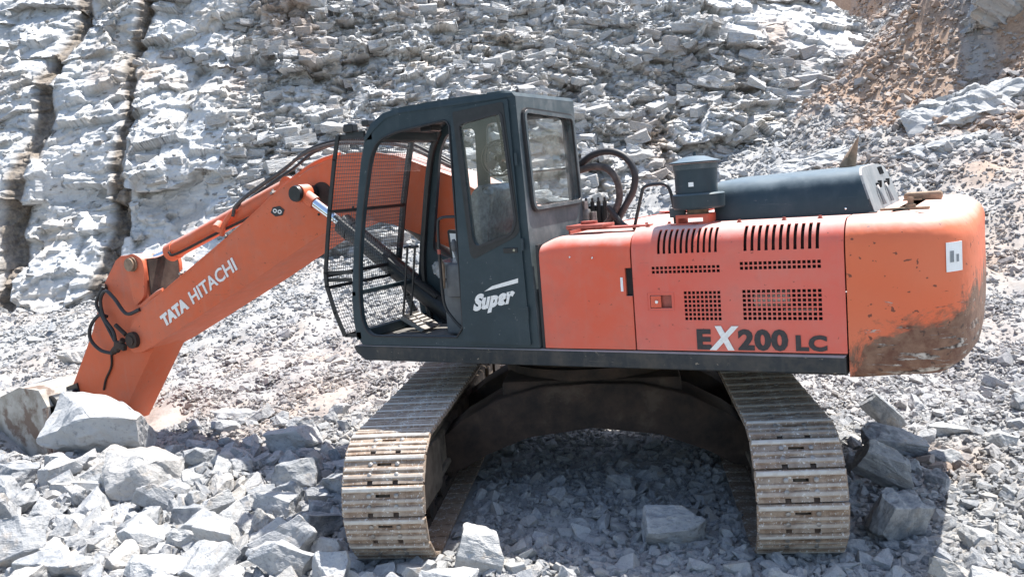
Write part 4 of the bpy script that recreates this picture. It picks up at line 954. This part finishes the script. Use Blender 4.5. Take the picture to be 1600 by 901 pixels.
for si, s in enumerate((-1, 1)):
    for k in range(ns):
        p, t = trackpath((k + (.18, .42)[si]) * pitch); p.z -= (.018 * math.sin(PI * (p.y + half) / (2 * half)) if p.z > zc and abs(p.y) < half else 0)
        n = Vector((1, 0, 0)).cross(t); mtx = Matrix((Vector((1, 0, 0)), t, n)).transposed().to_4x4(); mtx.translation = p + Vector((s * 1.192, 0, 0)) - n * .016
        mtx = U4 @ mtx @ Matrix.Rotation(wk.uniform(-.02, .02), 4, 'X')
        o = bpy.data.objects.new('track_shoe', shoe); link(o, EX); o.matrix_world = mtx
        b = bpy.data.objects.new('shoe_bolts', bolts); link(b, o, kind='stuff')
        b = bpy.data.objects.new('chain_link', linkm); link(b, o, kind='stuff')
    def UF(bm): bmesh.ops.transform(bm, matrix=U4, verts=bm.verts); return bm
    X = s * 1.192
    bm = nb(); box(bm, (X, 0, .27), (.20, 3.1, .24), .03); box(bm, (X, 0, .42), (.14, 2.9, .06), .02); box(bm, (X, 0, .16), (.26, 2.8, .04), .01)
    for e in (-1, 1): box(bm, (X - .11 * 0 - .12, e * 1.55, .30), (.03, .5, .16), .01); box(bm, (X + .12, e * 1.55, .30), (.03, .5, .16), .01)
    part('track_frame', UF(bm), 'dirt')
    bm = nb(); R = r_ - .055
    lathe(bm, [(.05, -.075), (R - .10, -.075), (R - .08, -.05), (R, -.05), (R, -.045), (R + .02, -.03), (R + .02, .03), (R, .045), (R, .05), (R - .08, .05), (R - .10, .075), (.05, .075)], (X, -half, zc), 36, 'x'); cyl(bm, (X - .15, -half, zc), (X + .15, -half, zc), .06); cyl(bm, (X - .10, -half, zc), (X + .10, -half, zc), .11)
    part('idler_wheel', UF(bm), 'dirt', smooth=True)
    for e in (-1, 1):
        bm = nb(); plate(bm, rounded([(-half - .20, .16), (-half + .62, .12), (-half + .62, .46), (-half + .1, .50), (-half - .20, .42)], .08), [[(-half + .05 * math.cos(q) - .02, zc + .075 * math.sin(q)) for q in [PI / 6 * k for k in range(12)]]], X + e * .135 - .008, X + e * .135 + .008, 0); part('idler_guard', UF(bm), 'dirt', smooth=True)
    bm = nb(); pts = [(half + (R + (.035 if k % 2 else -.02)) * math.cos(PI * k / 21), zc + (R + (.035 if k % 2 else -.02)) * math.sin(PI * k / 21)) for k in range(42)]
    prism(bm, pts, X - .03, X + .03, 0); cyl(bm, (X - .16, half, zc), (X + .16, half, zc), .17); part('drive_sprocket', UF(bm), 'rust', smooth=True)
    for k in range(8):
        bm = nb(); lathe(bm, [(.05, -.11), (.085, -.11), (.085, -.085), (.07, -.08), (.07, .08), (.085, .085), (.085, .11), (.05, .11)], (X, -1.35 + k * 2.7 / 7, .07), 16, 'x'); part('track_roller', UF(bm), 'rust', smooth=True)
    for k in (-.6, .6):
        bm = nb(); cyl(bm, (X - .10, k, .56), (X + .10, k, .56), .06); part('carrier_roller', UF(bm), 'rust', smooth=True)
# centre frame: arched legs to each track
for y0, y1 in ((-.72, -.34), (.34, .72)):
    top = [(-1.12, .34), (-.95, .46), (-.7, .60), (-.35, .69), (0, .70), (.35, .69), (.7, .60), (.95, .46), (1.12, .34)]
    botm = [(1.12, .06), (.98, .08), (.80, .19), (.48, .33), (0, .39), (-.48, .33), (-.80, .19), (-.98, .08), (-1.12, .06)]
    bm = nb(); prism(bm, top + botm, y0, y1, 1, .015); bmesh.ops.transform(bm, matrix=U4, verts=bm.verts); part('frame_leg', bm, 'rust', smooth=True)
bm = nb(); box(bm, (0, 0, .62), (1.3, 1.3, .20), .03); cyl(bm, (0, 0, .44), (0, 0, .56), .22); bmesh.ops.transform(bm, matrix=U4, verts=bm.verts); part('centre_frame', bm, 'rust', smooth=True)

# ------------------------------------------------------------------ stones
def rock_mesh(seed, sub=0, sh=None, name='stone', cuts=(7, 11), minlen=.16, amp=1.0):
    r = random.Random(seed); bm = nb(); bmesh.ops.create_cube(bm, size=2)
    sh = sh or (1, r.uniform(.6, .95), r.uniform(.42, .8))
    for k in range(r.randint(*cuts)):
        n = Vector((r.gauss(0, 1), r.gauss(0, 1), r.gauss(0, .9))).normalized(); d = r.uniform(.72, 1.0)
        bmesh.ops.bisect_plane(bm, geom=bm.verts[:] + bm.edges[:] + bm.faces[:], plane_co=n * d, plane_no=n, clear_outer=True)
        bmesh.ops.holes_fill(bm, edges=[e for e in bm.edges if e.is_boundary])
    bmesh.ops.remove_doubles(bm, verts=bm.verts, dist=.06)
    for v in bm.verts: v.co = Vector((v.co.x * sh[0], v.co.y * sh[1], v.co.z * sh[2]))
    if sub:
        bmesh.ops.bevel(bm, geom=[e for e in bm.edges], offset=.022, segments=1, affect='EDGES')
        bmesh.ops.triangulate(bm, faces=bm.faces)
        for _ in range(sub):
            L = [e for e in bm.edges if e.calc_length() > minlen]; bmesh.ops.subdivide_edges(bm, edges=L, cuts=1); bmesh.ops.triangulate(bm, faces=bm.faces)
        co = np.array([v.co for v in bm.verts]); bm.normal_update()
        d = fbm(co[:, 0] * 2.2 + co[:, 2] * 1.3 + seed, co[:, 1] * 2.2 - co[:, 2] * 1.7, 4, seed) * .13 + cells(co[:, 0] * 2.6 + co[:, 2] * 1.9 + seed * 3, co[:, 1] * 2.6 + co[:, 2] * 2.2, seed, .8)[0] * .045
        for v, q in zip(bm.verts, d): v.co += v.normal * float(q) * amp
    else: bmesh.ops.triangulate(bm, faces=bm.faces)
    m = max(max(abs(v.co.x) for v in bm.verts), .1)
    for v in bm.verts: v.co /= m * 2
    me = bpy.data.meshes.new(name); bm.to_mesh(me); bm.free(); return me
BIG = [rock_mesh(100 + k, 3) for k in range(16)]
for me in BIG: me.materials.append(M_['rock'])
OUTM = [rock_mesh(300 + k, 6, (1, .8, .7), 'outcrop', minlen=.045, amp=2.6) for k in range(3)]
for me in OUTM: me.materials.append(M_['rock'])
placed = []; STONES = []; SHORT = []; TR = random.Random(21)
def stone(x, y, w, me, rot, label, group=None, sink=.32, sc=None, name='boulder', cat='boulder', z=None, tone=None):
    o = bpy.data.objects.new(name, me); sc = sc or (1, 1, 1); o.scale = (w * sc[0], w * sc[1], w * sc[2])
    o.rotation_euler = rot; R3 = Euler(rot).to_matrix()
    zz = [ (R3 @ Vector((v.co.x * o.scale[0], v.co.y * o.scale[1], v.co.z * o.scale[2]))).z for v in me.vertices]
    h = max(zz) - min(zz); o.location = (x, y, (float(ground_z(x, y)) if z is None else z) - min(zz) - h * sink)
    link(o, label=label, category=cat)
    if group: o['group'] = group
    placed.append((x, y, w * max(sc))); o['tone'] = TR.random() if tone is None else tone; STONES.append((o, w, label)); return o
GRP = 'loose stones in the rubble'
#   x, y, width, mesh, yaw, tiltx, tilty, scale xyz, sink, label
HERO = [
 (-4.80, -1.02, 1.08, 3, .45, .10, .10, (1.05, .62, .9), .12, 'huge pale slab lying against the bucket below the arm'),
 (-3.20, -1.85, .62, 5, .5, .0, .0, (1, .8, .9), .2, 'blocky boulder with a flat brownish front face, in front of the huge pale slab'),
 (-2.86, -.42, .58, 7, .3, .05, .1, (1, .75, .8), .2, 'flat-topped pale boulder with brown side, halfway between slab and left track'),
 (-2.42, -3.08, .50, 9, .2, .2, .0, (1, .8, .9), .3, 'dark blue-grey boulder cut by the bottom left corner'),
 (-.93, -2.62, .42, 2, .9, .1, .55, (1.05, .62, .8), .2, 'long grey boulder leaning towards the foot of the left track'),
 (-.60, -2.56, .27, 11, .1, .5, .2, (1, .9, 1.2), .2, 'upright smooth grey stone touching the outer side of the left track'),
 (-1.74, -2.36, .32, 6, .3, .2, .2, (1, .8, .9), .2, 'rounded whitish boulder, middle of the left foreground pile'),
 (-2.30, -2.55, .37, 12, .1, .1, .4, (1, .8, .8), .2, 'broad pale stone tilted to the right, left foreground pile'),
 (-1.72, -2.90, .44, 14, .2, .0, .1, (1, .8, .7), .25, 'wide whitish boulder at the bottom edge of the left pile'),
 (-1.95, -2.50, .27, 1, .8, .5, .3, (.9, .6, 1.2), .2, 'white triangular stone standing on edge in the left pile'),
 (.13, -2.06, .29, 4, .5, .2, .3, (1, .9, 1.0), .1, 'white block standing beside the foot of the left track'),
 (.10, -2.42, .34, 8, .2, .1, .1, (1, .9, .75), .2, 'low white block at the bottom edge just right of the left track'),
 (1.10, -1.30, .46, 10, .5, .7, .2, (1, .6, .7), .2, 'flat triangular grey slab in the shade near the right track'),
 (.42, -.55, .24, 13, .1, .3, .3, (1, .8, .8), .2, 'dark angular stone in the shade, midway between the tracks'),
 (1.98, 1.35, .38, 0, .4, .1, .8, (1.1, .7, .9), .1, 'dark boulder with a sunlit white top behind the right track'),
 (2.10, .74, .46, 15, .6, .2, .3, (1.1, .7, .7), .1, 'bluish dark boulder lying on the heap beside the right track'),
 (2.17, -.10, .36, 4, .3, .8, .5, (1.1, .6, .9), .1, 'smooth triangular slab leaning in the shade right of the right track'),
 (2.27, -.80, .36, 6, .9, .4, .2, (1, .8, 1.3), .1, 'dark faceted block at the lower right of the right track'),
 (2.45, 1.32, .32, 9, .2, .1, .1, (1, .8, .7), .2, 'pale rounded boulder below the tail of the counterweight'),
 (2.85, 1.0, .27, 2, .5, .1, .3, (1, .8, .7), .2, 'pale boulder near the right edge, above the brown earth patch'),
 (1.82, -1.74, .17, 1, .2, .9, .1, (1, .8, 1.0), .1, 'small pale block under the front of the right track'),
 (2.62, -1.36, .16, 3, .2, 1.1, .3, (1.5, .8, .8), .1, 'tan and white stone standing upright at the lower right'),
 (2.83, -1.46, .25, 5, .1, .2, .2, (1, .8, .7), .2, 'whitish boulder in the bottom right corner'),
 (-8.90, 1.55, .42, 7, .3, .6, .3, (1, .7, 1.1), .1, 'tan boulder on the scree just left of the arm'),
 (-1.80, -1.80, .34, 8, .2, .2, .2, (1, .8, .8), .2, 'bright pale stone on top of the left pile near the track'),
 (-4.55, .55, .52, 10, .2, .0, .1, (1, .7, .5), .2, 'low dark slab on the ground under the boom'),
]
HS = random.Random(5)
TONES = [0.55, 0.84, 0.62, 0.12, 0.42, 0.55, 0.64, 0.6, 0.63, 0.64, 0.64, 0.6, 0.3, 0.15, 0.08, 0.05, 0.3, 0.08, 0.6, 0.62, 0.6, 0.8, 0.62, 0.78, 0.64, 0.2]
NAMES = ['huge pale slab by the bucket', 'brown-faced blocky boulder', 'flat-topped boulder', 'dark corner boulder', 'long leaning grey boulder', 'upright smooth stone by the left track', 'rounded whitish boulder', 'broad tilted pale stone', 'wide whitish boulder', 'white triangular stone', 'standing white block', 'low white block', 'triangular slab under the machine', 'dark stone between the tracks', 'dark white-topped boulder', 'bluish boulder behind the right track', 'leaning triangular slab', 'dark faceted block', 'pale rounded boulder', 'pale boulder near the right edge', 'small block under the right track', 'upright tan and white stone', 'whitish corner boulder', 'tan boulder by the arm', 'bright stone atop the pile', 'low dark slab under the boom']
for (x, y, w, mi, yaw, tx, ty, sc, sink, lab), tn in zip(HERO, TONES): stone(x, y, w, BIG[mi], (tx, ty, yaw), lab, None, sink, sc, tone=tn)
HEROES = [s[0] for s in STONES]
def blocked(x, y, r):
    u_ = Matrix.Rotation(-TH, 3, 'Z') @ Vector((x, y, 0))
    for s in (-1, 1):
        if abs(u_.x - s * 1.192) < .25 + r * .45 and abs(u_.y) < 2.1: return True
    if -7.7 < x < -5.2 and -.65 < y < .65: return True
    return False
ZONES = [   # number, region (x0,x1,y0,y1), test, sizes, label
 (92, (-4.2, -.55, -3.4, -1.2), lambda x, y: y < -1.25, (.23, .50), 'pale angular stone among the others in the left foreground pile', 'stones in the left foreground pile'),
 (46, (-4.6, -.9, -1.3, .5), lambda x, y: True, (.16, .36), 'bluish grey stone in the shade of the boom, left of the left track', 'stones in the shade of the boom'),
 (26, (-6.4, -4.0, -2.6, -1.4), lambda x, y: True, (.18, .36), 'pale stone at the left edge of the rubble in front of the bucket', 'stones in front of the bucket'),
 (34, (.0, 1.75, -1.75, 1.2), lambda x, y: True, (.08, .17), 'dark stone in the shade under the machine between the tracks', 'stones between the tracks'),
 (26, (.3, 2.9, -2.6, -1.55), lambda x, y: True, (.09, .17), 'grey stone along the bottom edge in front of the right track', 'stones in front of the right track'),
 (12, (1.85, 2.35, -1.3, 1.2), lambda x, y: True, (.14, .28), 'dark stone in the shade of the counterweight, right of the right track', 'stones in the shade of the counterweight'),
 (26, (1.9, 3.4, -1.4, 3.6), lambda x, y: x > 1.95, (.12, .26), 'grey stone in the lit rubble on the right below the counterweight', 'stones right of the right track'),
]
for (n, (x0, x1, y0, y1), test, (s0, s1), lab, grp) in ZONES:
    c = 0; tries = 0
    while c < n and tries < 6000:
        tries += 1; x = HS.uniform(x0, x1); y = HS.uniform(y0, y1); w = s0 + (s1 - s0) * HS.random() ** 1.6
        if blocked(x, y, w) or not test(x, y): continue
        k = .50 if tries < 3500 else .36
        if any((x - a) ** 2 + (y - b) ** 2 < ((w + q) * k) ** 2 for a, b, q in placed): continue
        stone(x, y, w, BIG[HS.randrange(16)], (HS.uniform(-.6, .6), HS.uniform(-.6, .6), HS.uniform(0, 6.28)), lab, grp, HS.uniform(.15, .35), (1, HS.uniform(.75, 1), HS.uniform(.8, 1.1)), 'stone', 'stone', tone=TR.random() * (.5 if 'shade' in grp or 'between' in grp else 1)); c += 1  # lower tones in shaded zones put part of the shadow into the stone colour

# every loose stone is described by its look and by the boulder it lies nearest to
def seen(p):
    d = Vector(p) - CAM; z = d.dot(fw); return (d.dot(rt) / z, d.dot(up) / z)
HP = [seen(o.location) for o in HEROES]; buckets = {}
DIRS = ['right of', 'up and right of', 'above', 'up and left of', 'left of', 'down and left of', 'below', 'down and right of']
ORD = ['first stone', 'second stone', 'third stone', 'fourth stone', 'fifth stone', 'sixth stone', 'seventh stone', 'eighth stone', 'ninth stone', 'tenth stone'] + ['%dth stone' % k for k in range(11, 40)]
for o, w, l in STONES[len(HEROES):]:
    p = seen(o.location); k = min(range(len(HP)), key=lambda i: (p[0] - HP[i][0]) ** 2 + (p[1] - HP[i][1]) ** 2)
    a = math.atan2(p[1] - HP[k][1], p[0] - HP[k][0]); d = int(round(a / (PI / 4))) % 8
    buckets.setdefault((k, d), []).append(((p[0] - HP[k][0]) ** 2 + (p[1] - HP[k][1]) ** 2, o.name, o, w))
for (k, d), L in buckets.items():
    for i, (_, _, o, w) in enumerate(sorted(L, key=lambda q: q[:2])):
        t = o['tone']; tw = 'dark grey' if t < .2 else 'bluish' if t < .45 else 'pale' if t < .72 else 'brownish' if t < .86 else 'greyish' if t < .94 else 'whitish'
        sz = 'small' if w < .15 else 'large' if w > .30 else 'mid-sized'
        o['label'] = '%s %s stone, %s %s the %s' % (sz, tw, ORD[i].split()[0], DIRS[d], NAMES[k])

OUT = [(9.7, 18.6, 2.3, 3, .6, (1.3, .8, .8), .62, 'grey rock ridge breaking out of the slope at the right edge of the photo'),
 (11.6, 20.6, 2.6, 7, 1.0, (1.3, .8, .8), .42, 'tall grey outcrop at the right edge, just under the brown bank'),
 (8.3, 17.4, 1.5, 10, .2, (1.4, .8, .6), .60, 'low pale outcrop where the brown bank meets the grey scree'),
 (15.3, 28.5, 4.2, 5, .4, (1.3, .8, .8), .82, 'dark brown outcrop in the top right corner above the bank'),
 (6.6, 18.8, 1.4, 12, .5, (1.5, .8, .6), .62, 'long pale ledge at the foot of the quarry face above the engine hood'),
 (3.9, 18.6, 1.3, 9, .3, (1.5, .8, .55), .58, 'pale ledge at the foot of the quarry face behind the air cleaner')]
for u_, w_, s_, mi, yaw, sc, tn, lab in OUT:
    x, y = map(float, xy(u_, w_)); stone(x, y, s_, OUTM[mi % 3], (.1, -.15, yaw), lab, None, .62, sc, 'rock_outcrop', 'outcrop', tone=tn)

# the rest of the rubble: far too many to count
pc = bpy.data.collections.new('rubble_sources')
for k in range(14):
    me = rock_mesh(500 + k, 1 if k < 6 else 0, name='rubble_piece'); me.materials.append(M_['rubble']); pc.objects.link(bpy.data.objects.new('rubble_piece', me))
def scatter(name, n, region, size, lift=.0, aniso=1, label='', test=None, pw=2.2):
    u0, u1, w0, w1 = region
    # density falls with distance, sizes grow
    w = w0 + (w1 - w0) * rs.rand(n) ** pw if pw else w0 + (w1 - w0) * rs.rand(n)
    uu = (u0 + (u1 - u0) * rs.rand(n)) * (w if abs(u0) < 2 else 1)
    x, y = xy(uu, w); 
    th = -TH; lx = x * math.cos(th) - y * math.sin(th); ly = x * math.sin(th) + y * math.cos(th)
    m = ~((np.abs(np.abs(lx) - 1.192) < .27) & (np.abs(ly) < 1.86)); m &= ~((x > -7.7) & (x < -5.3) & (np.abs(y) < .6))
    if test: m &= test(x, y, w)
    x, y, w = x[m], y[m], w[m]; n = len(x)
    s = size(w) * (1 if size else 1) * (.45 + 1.1 * rs.rand(n) ** 2.6)
    z = ground_z(x, y) + s * (.12 + lift)
    me = bpy.data.meshes.new(name); me.vertices.add(n); me.vertices.foreach_set('co', np.stack([x, y, z], -1).astype(np.float32).ravel())
    def attr(nm, ty, v):
        a = me.attributes.new(nm, ty, 'POINT'); a.data.foreach_set('vector' if ty == 'FLOAT_VECTOR' else 'value', v.astype(np.int32 if ty == 'INT' else np.float32).ravel())
    attr('rot', 'FLOAT_VECTOR', np.stack([rs.uniform(-.7, .7, n), rs.uniform(-.7, .7, n), rs.uniform(0, 6.28, n)], -1))
    attr('scl', 'FLOAT_VECTOR', np.stack([s * rs.uniform(.8, 1.3, n), s * rs.uniform(.7, 1.1, n), s * rs.uniform(.6, 1.0, n)], -1))
    attr('idx', 'INT', rs.randint(0, 14, n)); attr('soil', 'FLOAT', np.clip(soil_at(x, y) * (rs.rand(n) * .9 + .2), 0, 1)); attr('tone', 'FLOAT', rs.rand(n))
    o = link(bpy.data.objects.new(name, me), kind='stuff', label=label)
    md = o.modifiers.new('scatter', 'NODES'); md.node_group = GN
def make_gn(pc):
    t = bpy.data.node_groups.new('scatter_stones', 'GeometryNodeTree'); t.interface.new_socket('Geometry', in_out='INPUT', socket_type='NodeSocketGeometry'); t.interface.new_socket('Geometry', in_out='OUTPUT', socket_type='NodeSocketGeometry')
    gi = t.nodes.new('NodeGroupInput'); go = t.nodes.new('NodeGroupOutput'); ip = t.nodes.new('GeometryNodeInstanceOnPoints')
    ci = t.nodes.new('GeometryNodeCollectionInfo'); ci.inputs['Collection'].default_value = pc; ci.inputs['Separate Children'].default_value = True; ci.inputs['Reset Children'].default_value = True
    def na(n, ty): a = t.nodes.new('GeometryNodeInputNamedAttribute'); a.data_type = ty; a.inputs[0].default_value = n; return a.outputs[0]
    L = t.links.new; L(gi.outputs[0], ip.inputs['Points']); L(ci.outputs[0], ip.inputs['Instance']); ip.inputs['Pick Instance'].default_value = True
    L(na('idx', 'INT'), ip.inputs['Instance Index']); L(na('rot', 'FLOAT_VECTOR'), ip.inputs['Rotation']); L(na('scl', 'FLOAT_VECTOR'), ip.inputs['Scale']); L(ip.outputs[0], go.inputs[0]); return t
GN = make_gn(pc)
scatter('gravel', 72000, (-.75, .75, 3.6, 11), lambda w: .046 - .001 * (w - 4), pw=1.3, label='fine broken stone between the larger rocks')
scatter('rubble', 9500, (-.75, .75, 3.6, 11), lambda w: .10 - .004 * (w - 4), pw=1.3, label='hand-sized broken rock all over the ground')
scatter('scree', 130000, (-.75, .75, 7.5, 33), lambda w: .042 + .0035 * (w - 8), pw=1.1, label='scree of broken grey rock sloping up to the quarry face')
scatter('scree_blocks', 2600, (-.75, .75, 9.0, 32), lambda w: .12 + .008 * (w - 9), pw=1.0, label='larger fallen blocks scattered over the scree')

# broken blocks standing proud of the quarry face, bedded along its strata
bc_ = bpy.data.collections.new('face_block_sources')
for k in range(12):
    r = random.Random(900 + k); me = rock_mesh(900 + k, 1, (1, r.uniform(.7, 1.0), r.uniform(.38, .62)), name='face_block', cuts=(2, 5)); me.materials.append(M_['blocks']); bc_.objects.link(bpy.data.objects.new('face_block', me))
GN2 = make_gn(bc_)
def face_blocks(name, n, s0, s1, pw, push, label):
    i = rs.randint(0, int(nv * .86), n); j = rs.randint(119, nu - 2, n)
    pl = plain[i, j]
    m = (rs.rand(n) > CRACK[i, j] * 1.4) & (rs.rand(n) > pl * 1.22) & (fbm(U[i, j] * .6, H[i, j] * .6, 3, 555) + .62 > rs.rand(n) * 1.1)
    i, j = i[m], j[m]; n = len(i); s = s0 + (s1 - s0) * rs.rand(n) ** pw
    x, y, z = Xw[i, j], Yw[i, j], Zw[i, j]; x = x - F2[0] * s * push; y = y - F2[1] * s * push
    me = bpy.data.meshes.new(name); me.vertices.add(n); me.vertices.foreach_set('co', np.stack([x, y, z], -1).astype(np.float32).ravel())
    def attr(nm, ty, v):
        q = me.attributes.new(nm, ty, 'POINT'); q.data.foreach_set('vector' if ty == 'FLOAT_VECTOR' else 'value', v.astype(np.int32 if ty == 'INT' else np.float32).ravel())
    dp = np.interp(x * R2[0] + y * R2[1] - C2 @ R2, [-34, -9, -3, 4, 12], [0, 0, -.10, .25, .2])
    attr('rot', 'FLOAT_VECTOR', np.stack([rs.normal(-.22, .16, n), dp + rs.normal(0, .12, n), .505 + rs.normal(0, .45, n) + PI * rs.randint(0, 2, n)], -1))
    attr('scl', 'FLOAT_VECTOR', np.stack([s * rs.uniform(.9, 1.7, n), s * rs.uniform(.8, 1.1, n), s * rs.uniform(.7, 1.3, n)], -1))
    attr('idx', 'INT', rs.randint(0, 12, n)); attr('soil', 'FLOAT', np.clip(soilw[i, j] * .9 + .25 * (rs.rand(n) < .12), 0, 1)); attr('tone', 'FLOAT', np.clip(.5 * tone[i, j] + .5 * rs.rand(n), 0, 1))
    o = link(bpy.data.objects.new(name, me), kind='stuff', label=label); md = o.modifiers.new('scatter', 'NODES'); md.node_group = GN2
face_blocks('fractured_blocks', 15000, .08, .58, 2.8, -.14, 'broken grey blocks bedded in the quarry face')
face_blocks('rock_chips', 44000, .04, .13, 1.5, .02, 'small chips and ledges on the quarry face')

scatter('rubble_bank', 1500, (-.56, -.10, 3.8, 7.8), lambda w: .135, pw=1.0, label='mid-sized broken rock packed between the foreground boulders')
scatter('bank_debris', 7000, (.28, .62, 16, 32), lambda w: .15, pw=1.0, label='brown earthy debris over the upper right bank')
